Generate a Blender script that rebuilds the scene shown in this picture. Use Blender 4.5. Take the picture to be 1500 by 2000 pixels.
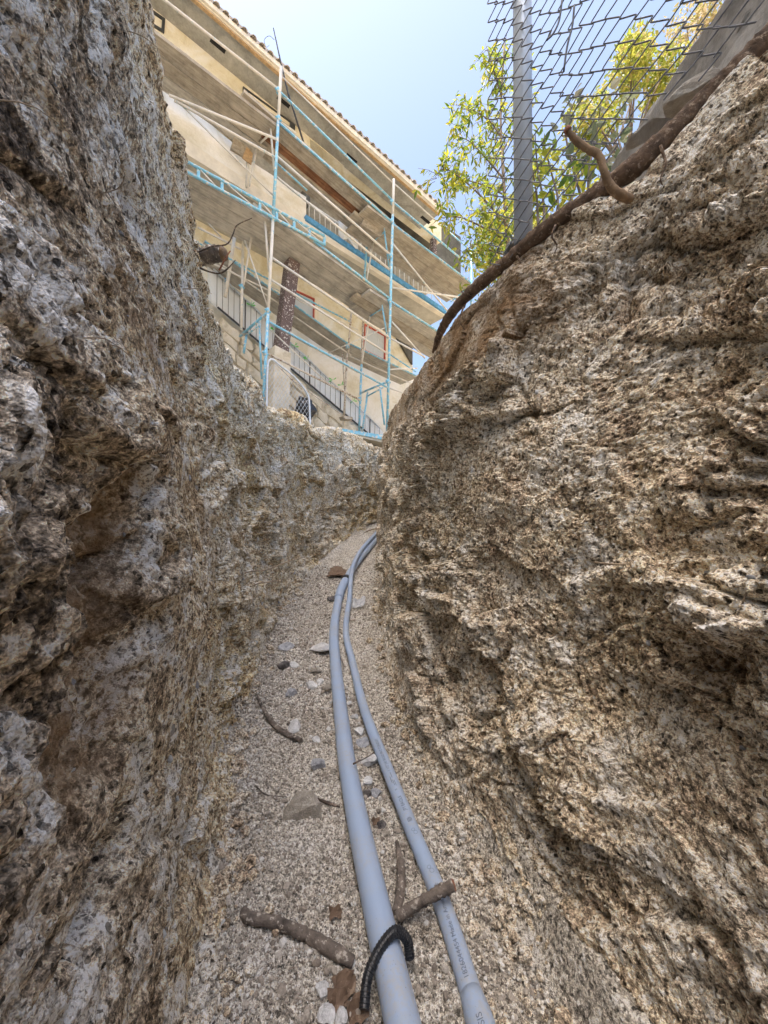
import bpy, bmesh, math, random
import numpy as np
from mathutils import Vector, Matrix, Quaternion

for o in list(bpy.data.objects):
    bpy.data.objects.remove(o)
SC = bpy.context.scene
COL = SC.collection
rnd = random.Random(7)

# ------------------------------------------------------------------ camera
FPX = 722.0                       # focal length in photo pixels (1500 x 2000)
CAMH = 1.15
_U = Vector((0.0246, 0.9964, 0.0809)).normalized()      # world up seen from the camera (x right, y up, z forward)
_F = (Vector((0, 0, 1)) - _U * _U.z).normalized()
_R = _U.cross(_F).normalized()
if _R.x < 0:
    _R = -_R
def D(X, Y, z):                   # camera-aligned direction -> world direction
    v = Vector((X, Y, z))
    return Vector((v.dot(_R), v.dot(_F), v.dot(_U)))
def C(X, Y, z):                   # camera-aligned metres -> world point
    return D(X, Y, z) + Vector((0, 0, CAMH))
def P(px, py, z):                 # photo direction at a known depth -> world point
    return C((px - 750) / FPX * z, (1000 - py) / FPX * z, z)

cam_data = bpy.data.cameras.new('camera')
cam = bpy.data.objects.new('camera', cam_data)
COL.objects.link(cam)
cx, cy, cz = D(1, 0, 0), D(0, 1, 0), D(0, 0, -1)
cam.matrix_world = Matrix(((cx.x, cy.x, cz.x, 0), (cx.y, cy.y, cz.y, 0), (cx.z, cy.z, cz.z, CAMH), (0, 0, 0, 1)))
cam_data.sensor_fit = 'VERTICAL'
cam_data.sensor_height = 36.0
cam_data.sensor_width = 27.0
cam_data.lens = 36.0 * FPX / 2000.0
cam_data.clip_start = 0.02
cam_data.clip_end = 2000.0
cam_data.dof.use_dof = False
cam_data.dof.focus_distance = 1.5
cam_data.dof.aperture_fstop = 11.0
SC.camera = cam

# ------------------------------------------------------------------ sky, sun, exposure
SUN_AZ, SUN_EL = math.radians(-140), math.radians(68)     # high over the building, to the left of the view
world = bpy.data.worlds.new('World')
SC.world = world
world.use_nodes = True
wn = world.node_tree.nodes
wl = world.node_tree.links
for n in list(wn):
    wn.remove(n)
sky = wn.new('ShaderNodeTexSky')
sky.sky_type = 'NISHITA'
sky.sun_disc = False
sky.sun_elevation = SUN_EL
sky.sun_rotation = SUN_AZ
sky.altitude = 200
sky.air_density = 1.15
sky.dust_density = 6.8
sky.ozone_density = 2.0
bg = wn.new('ShaderNodeBackground')
bg.inputs['Strength'].default_value = 0.15
wo = wn.new('ShaderNodeOutputWorld')
wl.new(sky.outputs[0], bg.inputs[0])
wl.new(bg.outputs[0], wo.inputs[0])

sun_data = bpy.data.lights.new('sun', 'SUN')
sun_data.energy = 3.5
sun_data.angle = math.radians(0.5)
sun_data.color = (1.0, 0.93, 0.82)
sun = bpy.data.objects.new('sun', sun_data)
COL.objects.link(sun)
SDIR = Vector((math.sin(SUN_AZ) * math.cos(SUN_EL), math.cos(SUN_AZ) * math.cos(SUN_EL), math.sin(SUN_EL)))
sun.rotation_euler = SDIR.to_track_quat('Z', 'Y').to_euler()
sun.location = SDIR * 40

SC.view_settings.view_transform = 'Standard'
SC.view_settings.look = 'None'
SC.view_settings.gamma = 1.0
SC.view_settings.exposure = 1.42
SC.cycles.max_bounces = 8
SC.cycles.diffuse_bounces = 4
SC.cycles.adaptive_threshold = 0.03
SC.cycles.transparent_max_bounces = 12

# ------------------------------------------------------------------ materials
def new_mat(name):
    m = bpy.data.materials.new(name)
    m.use_nodes = True
    nt = m.node_tree
    for n in list(nt.nodes):
        nt.nodes.remove(n)
    out = nt.nodes.new('ShaderNodeOutputMaterial')
    b = nt.nodes.new('ShaderNodeBsdfPrincipled')
    nt.links.new(b.outputs[0], out.inputs[0])
    return m, nt, b
def N(nt, typ, **kw):
    n = nt.nodes.new(typ)
    for k, v in kw.items():
        if hasattr(n, k):
            setattr(n, k, v)
        else:
            n.inputs[k].default_value = v
    return n
def L(nt, a, b):
    nt.links.new(a, b)
def ramp(nt, stops, interp='LINEAR'):
    r = nt.nodes.new('ShaderNodeValToRGB')
    r.color_ramp.interpolation = interp
    els = r.color_ramp.elements
    while len(els) < len(stops):
        els.new(0.5)
    for e, (p, c) in zip(els, stops):
        e.position = p
        e.color = (c[0], c[1], c[2], 1) if not isinstance(c, (int, float)) else (c, c, c, 1)
    return r
def mixc(nt, fac, a, b, mode='MIX'):
    m = nt.nodes.new('ShaderNodeMix')
    m.data_type = 'RGBA'
    m.blend_type = mode
    for sock, v in ((m.inputs[0], fac), (m.inputs[6], a), (m.inputs[7], b)):
        if hasattr(v, 'is_linked'):
            nt.links.new(v, sock)
        elif isinstance(v, (int, float)):
            sock.default_value = v
        else:
            sock.default_value = (v[0], v[1], v[2], 1)
    return m.outputs[2]
def coords(nt, scale=(1, 1, 1), rot=(0, 0, 0), kind='Object'):
    tc = nt.nodes.new('ShaderNodeTexCoord')
    mp = nt.nodes.new('ShaderNodeMapping')
    mp.inputs['Scale'].default_value = scale
    mp.inputs['Rotation'].default_value = rot
    nt.links.new(tc.outputs[kind], mp.inputs[0])
    return mp.outputs[0]
def noise(nt, co, scale, detail=4, rough=0.55, dist=0.0):
    n = N(nt, 'ShaderNodeTexNoise', Scale=scale, Detail=detail, Roughness=rough, Distortion=dist)
    L(nt, co, n.inputs['Vector'])
    return n
def bump(nt, b, height, strength, dist, prev=None):
    bp = N(nt, 'ShaderNodeBump', Strength=strength, Distance=dist)
    L(nt, height, bp.inputs['Height'])
    if prev is not None:
        L(nt, prev, bp.inputs['Normal'])
    L(nt, bp.outputs[0], b.inputs['Normal'])
    return bp.outputs[0]

def grainmul(nt, prev, val, amt):
    mr = N(nt, 'ShaderNodeMapRange')
    mr.inputs[1].default_value, mr.inputs[2].default_value = 0.0, 1.0
    mr.inputs[3].default_value, mr.inputs[4].default_value = 1.0 - amt, 1.0 + amt
    L(nt, val, mr.inputs[0])
    if prev is None:
        return mr.outputs[0]
    m_ = N(nt, 'ShaderNodeMath', operation='MULTIPLY')
    L(nt, prev, m_.inputs[0])
    L(nt, mr.outputs[0], m_.inputs[1])
    return m_.outputs[0]
def scalec(nt, c, f):
    v = N(nt, 'ShaderNodeVectorMath', operation='SCALE')
    L(nt, c, v.inputs[0])
    k_ = N(nt, 'ShaderNodeMath', operation='MULTIPLY')
    L(nt, f, k_.inputs[0])
    k_.inputs[1].default_value = 1.18
    L(nt, k_.outputs[0], v.inputs['Scale'])
    m_ = N(nt, 'ShaderNodeVectorMath', operation='MINIMUM')
    L(nt, v.outputs[0], m_.inputs[0])
    m_.inputs[1].default_value = (0.90, 0.87, 0.82)
    return m_.outputs[0]
def earth_material(name, tan, pale, dark, ochre, speck=0.5, big=1.4, grain=1.0, gray=None, gray_range=None):
    """cut decomposed granite: large patches, medium staining, and crystal grains of several sizes"""
    m, nt, b = new_mat(name)
    co = coords(nt)
    n1 = noise(nt, co, big, 3, 0.6)
    n2 = noise(nt, co, big * 6.5, 5, 0.72)
    n3 = noise(nt, co, 60 * grain, 3, 0.7)
    c = mixc(nt, ramp(nt, [(0.40, 0), (0.62, 1)]).outputs[0], tan, ochre)
    nt.links.new(n1.outputs[0], c.node.inputs[0].links[0].from_node.inputs[0])
    r2 = ramp(nt, [(0.50, 0), (0.64, 1)])
    L(nt, n2.outputs[0], r2.inputs[0])
    c = mixc(nt, r2.outputs[0], c, pale)
    r3 = ramp(nt, [(0.35, 1), (0.485, 0)])
    L(nt, n2.outputs[0], r3.inputs[0])
    c = mixc(nt, r3.outputs[0], c, dark)
    if gray is not None:
        sp = N(nt, 'ShaderNodeSeparateXYZ')
        L(nt, co, sp.inputs[0])
        mr = N(nt, 'ShaderNodeMapRange')
        mr.inputs[1].default_value, mr.inputs[2].default_value = gray_range
        mr.inputs[3].default_value, mr.inputs[4].default_value = 1.0, 0.0
        ad = N(nt, 'ShaderNodeMath', operation='MULTIPLY_ADD')
        n4 = noise(nt, co, 3.2, 4, 0.6)
        L(nt, n4.outputs[0], ad.inputs[0])
        ad.inputs[1].default_value = 1.4
        ad.inputs[2].default_value = -0.7
        add = N(nt, 'ShaderNodeMath', operation='ADD')
        L(nt, sp.outputs[1], add.inputs[0])
        L(nt, ad.outputs[0], add.inputs[1])
        L(nt, add.outputs[0], mr.inputs[0])
        rg = ramp(nt, [(0.36, gray[0]), (0.5, gray[1]), (0.62, gray[2])])
        L(nt, n2.outputs[0], rg.inputs[0])
        c = mixc(nt, mr.outputs[0], c, rg.outputs[0])
    nf = noise(nt, co, 165 * grain, 2, 0.8)
    rw0 = ramp(nt, [(0.30, 0.0), (0.5, 0.5), (0.68, 1.0)])
    L(nt, nf.outputs[0], rw0.inputs[0])
    gf = grainmul(nt, None, rw0.outputs[0], speck * 0.8)
    # crystal grains: quartz / feldspar pale, mica dark
    v1 = N(nt, 'ShaderNodeTexVoronoi', Scale=150 * grain)
    L(nt, co, v1.inputs['Vector'])
    sep = N(nt, 'ShaderNodeSeparateColor')
    L(nt, v1.outputs['Color'], sep.inputs[0])
    rw = ramp(nt, [(0.0, 0.05), (0.08, 0.22), (0.13, 0.46), (0.82, 0.54), (0.90, 0.80), (1.0, 1.0)])
    L(nt, sep.outputs[0], rw.inputs[0])
    v2 = N(nt, 'ShaderNodeTexVoronoi', Scale=420 * grain)
    L(nt, co, v2.inputs['Vector'])
    sep2 = N(nt, 'ShaderNodeSeparateColor')
    L(nt, v2.outputs['Color'], sep2.inputs[0])
    rw2 = ramp(nt, [(0.0, 0.22), (0.2, 0.42), (0.7, 0.52), (1.0, 0.82)])
    L(nt, sep2.outputs[0], rw2.inputs[0])
    gf = grainmul(nt, gf, rw.outputs[0], min(0.95, speck * 1.1))
    gf = grainmul(nt, gf, rw2.outputs[0], speck * 0.9)
    r4 = ramp(nt, [(0.34, 0.05), (0.50, 0.5), (0.64, 0.98)])
    L(nt, n3.outputs[0], r4.inputs[0])
    gf = grainmul(nt, gf, r4.outputs[0], 0.8)
    c = scalec(nt, c, gf)
    at = N(nt, 'ShaderNodeAttribute', attribute_name='soil')
    rs_ = ramp(nt, [(0.3, (0.20, 0.125, 0.065)), (0.5, (0.32, 0.21, 0.12)), (0.7, (0.44, 0.32, 0.20))])
    L(nt, n3.outputs[0], rs_.inputs[0])
    c = mixc(nt, at.outputs['Fac'], c, rs_.outputs[0])
    L(nt, c, b.inputs['Base Color'])
    b.inputs['Roughness'].default_value = 0.92
    b.inputs['Specular IOR Level'].default_value = 0.06
    hs = N(nt, 'ShaderNodeMath', operation='MULTIPLY_ADD')
    L(nt, nf.outputs[0], hs.inputs[0])
    hs.inputs[1].default_value = 0.6
    L(nt, n3.outputs[0], hs.inputs[2])
    bump(nt, b, hs.outputs[0], 1.0, 0.009)
    return m

def paint_mat(name, col, chip=None, chip_amt=0.56, rough=0.5, scale=18, var=0.15, metal=0.0, bumpd=0.0):
    m, nt, b = new_mat(name)
    co = coords(nt)
    n = noise(nt, co, scale, 6, 0.65)
    lo = [x * (1 - var) for x in col]
    hi = [min(1, x * (1 + var)) for x in col]
    r = ramp(nt, [(0.3, lo), (0.7, hi)])
    L(nt, n.outputs[0], r.inputs[0])
    c = r.outputs[0]
    if chip is not None:
        n2 = noise(nt, co, scale * 2.3, 5, 0.7)
        r2 = ramp(nt, [(chip_amt, 0), (chip_amt + 0.03, 1)])
        L(nt, n2.outputs[0], r2.inputs[0])
        c = mixc(nt, r2.outputs[0], c, chip)
    L(nt, c, b.inputs['Base Color'])
    b.inputs['Roughness'].default_value = rough
    b.inputs['Metallic'].default_value = metal
    if bumpd:
        bump(nt, b, n.outputs[0], 0.7, bumpd)
    return m

def stucco_mat(name, c1, c2, c3, scale=2.2, bd=0.02):
    m, nt, b = new_mat(name)
    co = coords(nt)
    n1 = noise(nt, co, scale, 7, 0.65, 0.8)
    n2 = noise(nt, co, scale * 9, 6, 0.7)
    r = ramp(nt, [(0.36, c1), (0.5, c2), (0.66, c3)])
    L(nt, n1.outputs[0], r.inputs[0])
    r2 = ramp(nt, [(0.3, 0.36), (0.7, 0.62)])
    L(nt, n2.outputs[0], r2.inputs[0])
    c = mixc(nt, 0.6, r.outputs[0], r2.outputs[0], 'OVERLAY')
    L(nt, c, b.inputs['Base Color'])
    b.inputs['Roughness'].default_value = 0.9
    bump(nt, b, n2.outputs[0], 0.6, bd)
    return m

def wood_mat(name, c1, c2, c3, scale=3.0, stretch=12.0, rough=0.85, bd=0.006, axis=0):
    m, nt, b = new_mat(name)
    s = [stretch, stretch, stretch]
    s[axis] = 1.0
    co = coords(nt, tuple(s))
    co2 = coords(nt)
    n1 = noise(nt, co, scale, 6, 0.6, 0.4)
    n2 = noise(nt, co2, 4.0, 6, 0.7)
    r = ramp(nt, [(0.3, c1), (0.5, c2), (0.7, c3)])
    L(nt, n1.outputs[0], r.inputs[0])
    r2 = ramp(nt, [(0.36, 0.3), (0.52, 0.5), (0.7, 0.62)])
    L(nt, n2.outputs[0], r2.inputs[0])
    c = mixc(nt, 0.8, r.outputs[0], r2.outputs[0], 'OVERLAY')
    L(nt, c, b.inputs['Base Color'])
    b.inputs['Roughness'].default_value = rough
    bump(nt, b, n1.outputs[0], 0.6, bd)
    return m

def leaf_mat(name, cols, trans=0.45, rough=0.45):
    m, nt, b = new_mat(name)
    co = coords(nt)
    gi = N(nt, 'ShaderNodeNewGeometry')
    oi = N(nt, 'ShaderNodeObjectInfo')
    ad = N(nt, 'ShaderNodeMath', operation='ADD')
    fr = N(nt, 'ShaderNodeMath', operation='FRACT')
    L(nt, gi.outputs['Random Per Island'], ad.inputs[0])
    L(nt, oi.outputs['Random'], ad.inputs[1])
    L(nt, ad.outputs[0], fr.inputs[0])
    r = ramp(nt, [(i / (len(cols) - 1), c) for i, c in enumerate(cols)])
    L(nt, fr.outputs[0], r.inputs[0])
    L(nt, r.outputs[0], b.inputs['Base Color'])
    b.inputs['Roughness'].default_value = rough
    tr = N(nt, 'ShaderNodeBsdfTranslucent')
    L(nt, r.outputs[0], tr.inputs[0])
    mx = N(nt, 'ShaderNodeMixShader')
    mx.inputs[0].default_value = trans
    L(nt, b.outputs[0], mx.inputs[1])
    L(nt, tr.outputs[0], mx.inputs[2])
    out = [n for n in nt.nodes if n.type == 'OUTPUT_MATERIAL'][0]
    L(nt, mx.outputs[0], out.inputs[0])
    return m

M = {}
M['bank_left'] = earth_material('left_bank_granite', (0.72, 0.59, 0.42), (0.88, 0.79, 0.64), (0.35, 0.25, 0.155), (0.66, 0.48, 0.27),
                                speck=0.8, gray=((0.10, 0.078, 0.058), (0.45, 0.365, 0.27), (0.90, 0.85, 0.77)), gray_range=(0.35, 1.3))
M['bank_right'] = earth_material('right_bank_granite', (0.60, 0.50, 0.38), (0.77, 0.695, 0.575), (0.36, 0.275, 0.195), (0.55, 0.435, 0.295), speck=0.9)
M['floor'] = earth_material('trench_gravel_soil', (0.50, 0.455, 0.385), (0.60, 0.555, 0.485), (0.36, 0.32, 0.265), (0.48, 0.43, 0.35), speck=0.75, big=1.0, grain=1.25)
M['terrain'] = earth_material('hillside_soil', (0.40, 0.31, 0.20), (0.52, 0.45, 0.35), (0.25, 0.18, 0.11), (0.40, 0.30, 0.18), speck=0.4, big=0.6, grain=0.6)

# ------------------------------------------------------------------ mesh helpers
class MB:
    def __init__(self):
        self.v, self.f, self.sm = [], [], []
    def add(self, vs, fs, smooth=False):
        k = len(self.v)
        self.v += [Vector(p) for p in vs]
        for f in fs:
            self.f.append([k + i for i in f])
            self.sm.append(smooth)
    def prism(self, poly, vec):
        n = len(poly)
        a = [Vector(p) for p in poly]
        bq = [p + vec for p in a]
        self.add(a + bq, [list(range(n))[::-1], list(range(n, 2 * n))] + [[i, (i + 1) % n, n + (i + 1) % n, n + i] for i in range(n)])
    def hexa(self, a, bq):          # two matching quads
        self.add(list(a) + list(bq), [[3, 2, 1, 0], [4, 5, 6, 7], [0, 1, 5, 4], [1, 2, 6, 5], [2, 3, 7, 6], [3, 0, 4, 7]])
    def tube(self, pts, rad, n=8, jitter=0.0, cap=True, seed=0):
        pts = [Vector(p) for p in pts]
        if not isinstance(rad, (list, tuple)):
            rad = [rad] * len(pts)
        rr = random.Random(seed)
        t0 = (pts[1] - pts[0]).normalized()
        ref = t0.orthogonal().normalized()
        vs = []
        for i, p in enumerate(pts):
            if i == 0:
                t = t0
            elif i == len(pts) - 1:
                t = (pts[i] - pts[i - 1]).normalized()
            else:
                t = (pts[i + 1] - pts[i - 1]).normalized()
            ref = (ref - t * ref.dot(t)).normalized()
            bi = t.cross(ref)
            for k in range(n):
                a = 2 * math.pi * k / n
                r = rad[i] * (1 + jitter * rr.uniform(-1, 1))
                vs.append(p + (ref * math.cos(a) + bi * math.sin(a)) * r)
        fs = []
        for i in range(len(pts) - 1):
            for k in range(n):
                k2 = (k + 1) % n
                fs.append([i * n + k, i * n + k2, (i + 1) * n + k2, (i + 1) * n + k])
        self.add(vs, fs, True)
        if cap:
            k = len(self.v) - len(vs)
            self.f.append([k + i for i in range(n)][::-1]); self.sm.append(False)
            e = k + (len(pts) - 1) * n
            self.f.append([e + i for i in range(n)]); self.sm.append(False)
    def mesh(self, name, origin=None):
        me = bpy.data.meshes.new(name)
        o = Vector((0, 0, 0)) if origin is None else origin
        me.from_pydata([tuple(p - o) for p in self.v], [], self.f)
        me.polygons.foreach_set('use_smooth', self.sm)
        me.update()
        return me
    def base(self):
        xs = [p.x for p in self.v]; ys = [p.y for p in self.v]; zs = [p.z for p in self.v]
        return Vector(((min(xs) + max(xs)) / 2, (min(ys) + max(ys)) / 2, min(zs)))
    def build(self, name, mat, parent=None):
        o0 = self.base()
        me = self.mesh(name, o0)
        me.materials.append(mat)
        ob = bpy.data.objects.new(name, me)
        COL.objects.link(ob)
        if parent is not None:
            ob.parent = parent
            ob.location = o0 - wloc(parent)
        else:
            ob.location = o0
        return ob
def wloc(o):
    p = o.location.copy()
    while o.parent is not None:
        o = o.parent
        p = p + o.location
    return p
def tag(o, label, cat, group=None):
    o['label'] = label
    o['category'] = cat
    if group:
        o['group'] = group
    return o
def thing(name, label, cat, loc, group=None):
    o = bpy.data.objects.new(name, None)
    o.empty_display_size = 0.1
    COL.objects.link(o)
    o.location = loc
    return tag(o, label, cat, group)
def copy_part(src, parent, loc, rot=None, scale=None):
    c = src.copy()
    COL.objects.link(c)
    c.parent = parent
    c.location = loc
    if rot is not None:
        c.rotation_euler = rot
    if scale is not None:
        c.scale = scale
    return c

def spline(pts, n):
    """Catmull-Rom through pts (tuples/Vectors), n samples"""
    p = [Vector(q) for q in pts]
    p = [p[0] * 2 - p[1]] + p + [p[-1] * 2 - p[-2]]
    out = []
    segs = len(p) - 3
    for i in range(n):
        u = i / (n - 1) * segs
        k = min(int(u), segs - 1)
        t = u - k
        a, b_, c_, d_ = p[k], p[k + 1], p[k + 2], p[k + 3]
        out.append(0.5 * ((2 * b_) + (c_ - a) * t + (2 * a - 5 * b_ + 4 * c_ - d_) * t * t + (3 * b_ - a - 3 * c_ + d_) * t ** 3))
    return out

# ------------------------------------------------------------------ vector noise (numpy)
_rs = np.random.RandomState(11)
PERM = np.concatenate([_rs.permutation(512)] * 3).astype(np.int32)
RV = _rs.rand(512).astype(np.float32) * 2 - 1
RJ = _rs.rand(512, 3).astype(np.float32)
RT = _rs.rand(512, 3).astype(np.float32) * 2 - 1
def _h(i, j, k):
    return PERM[(PERM[(PERM[i & 511] + (j & 511))] + (k & 511))] & 511
def vnoise(p):
    f = np.floor(p)
    i = f.astype(np.int32)
    t = (p - f).astype(np.float32)
    t = t * t * t * (t * (t * 6 - 15) + 10)
    x, y, z = i[:, 0], i[:, 1], i[:, 2]
    def g(a, b, c):
        return RV[_h(x + a, y + b, z + c)]
    tx, ty, tz = t[:, 0], t[:, 1], t[:, 2]
    x00 = g(0, 0, 0) * (1 - tx) + g(1, 0, 0) * tx
    x10 = g(0, 1, 0) * (1 - tx) + g(1, 1, 0) * tx
    x01 = g(0, 0, 1) * (1 - tx) + g(1, 0, 1) * tx
    x11 = g(0, 1, 1) * (1 - tx) + g(1, 1, 1) * tx
    return (x00 * (1 - ty) + x10 * ty) * (1 - tz) + (x01 * (1 - ty) + x11 * ty) * tz
def fbm(p, octaves=4, gain=0.5, lac=2.03):
    a, s, out = 1.0, 1.0, 0
    for o in range(octaves):
        out = out + a * vnoise(p * s + o * 17.3)
        a *= gain
        s *= lac
    return out
def ridged(p, octaves=4, gain=0.55):
    a, s, out = 1.0, 1.0, 0
    for o in range(octaves):
        out = out + a * (1 - 2 * np.abs(vnoise(p * s + o * 9.7)))
        a *= gain
        s *= 2.1
    return out
def chunks(p, tilt=0.8):
    """angular fracture: every cell has its own height and slope; also returns the crack distance"""
    f = np.floor(p)
    i = f.astype(np.int32)
    best = np.full(len(p), 9.0, np.float32)
    sec = np.full(len(p), 9.0, np.float32)
    hid = np.zeros(len(p), np.int32)
    dv = np.zeros((len(p), 3), np.float32)
    for a in (-1, 0, 1):
        for b in (-1, 0, 1):
            for c in (-1, 0, 1):
                h = _h(i[:, 0] + a, i[:, 1] + b, i[:, 2] + c)
                d = (p - (f + np.array([a, b, c], np.float32) + RJ[h])).astype(np.float32)
                q = (d * d).sum(1)
                closer = q < best
                sec = np.where(closer, best, np.minimum(sec, q))
                hid = np.where(closer, h, hid)
                dv[closer] = d[closer]
                best = np.where(closer, q, best)
    hgt = RV[(hid * 7 + 3) & 511]
    return hgt + tilt * (dv * RT[hid]).sum(1), np.sqrt(sec) - np.sqrt(best)
def sstep(a, b, x):
    t = np.clip((x - a) / (b - a), 0, 1)
    return t * t * (3 - 2 * t)
def blob(x, y, cx_, cy_, rx, ry, p=2.0):
    return np.exp(-((np.abs((x - cx_) / rx)) ** p + (np.abs((y - cy_) / ry)) ** p))

# ------------------------------------------------------------------ the trench
def curve(tab):
    xs = np.array([t[0] for t in tab], float)
    ys = np.array([t[1] for t in tab], float)
    # smooth (monotone-ish) interpolation
    m = np.gradient(ys, xs)
    def f(z):
        z = np.asarray(z, float)
        zc = np.clip(z, xs[0], xs[-1])
        k = np.clip(np.searchsorted(xs, zc, side='right') - 1, 0, len(xs) - 2)
        h = xs[k + 1] - xs[k]
        t = (zc - xs[k]) / h
        return ((2 * t ** 3 - 3 * t ** 2 + 1) * ys[k] + (t ** 3 - 2 * t ** 2 + t) * h * m[k]
                + (-2 * t ** 3 + 3 * t ** 2) * ys[k + 1] + (t ** 3 - t ** 2) * h * m[k + 1])
    return f
floorY = curve([(-1.5, -1.07), (0.3, -1.07), (1.2, -1.07), (2.0, -1.065), (2.8, -0.99), (3.5, -0.88), (3.9, -0.77), (4.3, -0.62), (4.8, -0.44), (5.3, -0.31), (6.0, -0.12), (7.2, 0.1)])
leftX = curve([(-1.5, 0.1), (0.0, -0.24), (0.3, -0.31), (0.75, -0.40), (1.23, -0.545), (1.7, -0.70), (2.25, -0.84), (3.3, -0.95), (3.8, -0.90), (4.2, -0.81), (4.7, -0.65), (5.2, -0.40), (6.0, 0.1), (7.2, 0.9)])
leftLean = curve([(-1.5, 0.16), (0.4, 0.16), (0.94, 0.165), (1.2, 0.115), (1.4, 0.085), (1.6, 0.085), (2.0, 0.06), (3.0, 0.04), (4.2, 0.03), (7.2, 0.05)])
leftTop = curve([(-1.5, 1.45), (0.4, 1.42), (0.94, 1.30), (1.2, 1.20), (1.4, 1.10), (1.55, 1.03), (2.0, 0.95), (2.6, 0.93), (3.2, 0.93), (4.2, 1.03), (5.2, 1.07), (5.8, 1.03), (7.2, 1.1)])
rightX = curve([(-1.5, 0.85), (0.0, 0.50), (0.3, 0.44), (0.75, 0.36), (1.23, 0.26), (1.8, 0.16), (2.4, 0.075), (3.3, 0.0), (3.9, -0.03), (4.5, -0.06), (4.9, -0.03), (5.3, 0.12), (6.0, 0.6), (7.2, 1.4)])
rightLean = curve([(-1.5, 0.50), (0.5, 0.52), (0.87, 0.48), (0.985, 0.345), (1.08, 0.28), (1.21, 0.215), (1.4, 0.145), (1.75, 0.09), (2.5, 0.07), (4.0, 0.04), (7.2, 0.05)])
rightTop = curve([(-1.5, 1.15), (0.5, 1.10), (0.80, 1.07), (0.87, 1.02), (0.95, 0.905), (0.985, 0.868), (1.08, 0.889), (1.21, 0.872), (1.4, 0.838), (1.65, 0.815), (1.86, 0.775), (2.5, 0.83), (4.1, 0.85), (5.0, 0.9), (7.2, 1.0)])

# camera-aligned basis as matrix rows for numpy
_B = np.array([[_R.x, _F.x, _U.x], [_R.y, _F.y, _U.y], [_R.z, _F.z, _U.z]])   # cam -> world: v_world = v_cam @ B
def to_world(pc):
    w = pc @ _B
    w[:, 2] += CAMH
    return w
def grid_object(name, pc, nu, nv, mat, flip=False, smooth=True, kind='structure'):
    w = to_world(pc.reshape(-1, 3)).astype(np.float32)
    idx = np.arange(nu * nv).reshape(nu, nv)
    q = np.stack([idx[:-1, :-1], idx[1:, :-1], idx[1:, 1:], idx[:-1, 1:]], -1).reshape(-1, 4)
    if flip:
        q = q[:, ::-1]
    me = bpy.data.meshes.new(name)
    me.vertices.add(len(w))
    me.vertices.foreach_set('co', w.ravel())
    me.loops.add(q.size)
    me.loops.foreach_set('vertex_index', q.ravel().astype(np.int32))
    me.polygons.add(len(q))
    me.polygons.foreach_set('loop_start', np.arange(0, q.size, 4, dtype=np.int32))
    me.polygons.foreach_set('use_smooth', np.full(len(q), smooth) if not hasattr(smooth, '__len__') else smooth)
    me.update(calc_edges=True)
    me.materials.append(mat)
    o = bpy.data.objects.new(name, me)
    COL.objects.link(o)
    o['kind'] = kind
    return o

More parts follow.
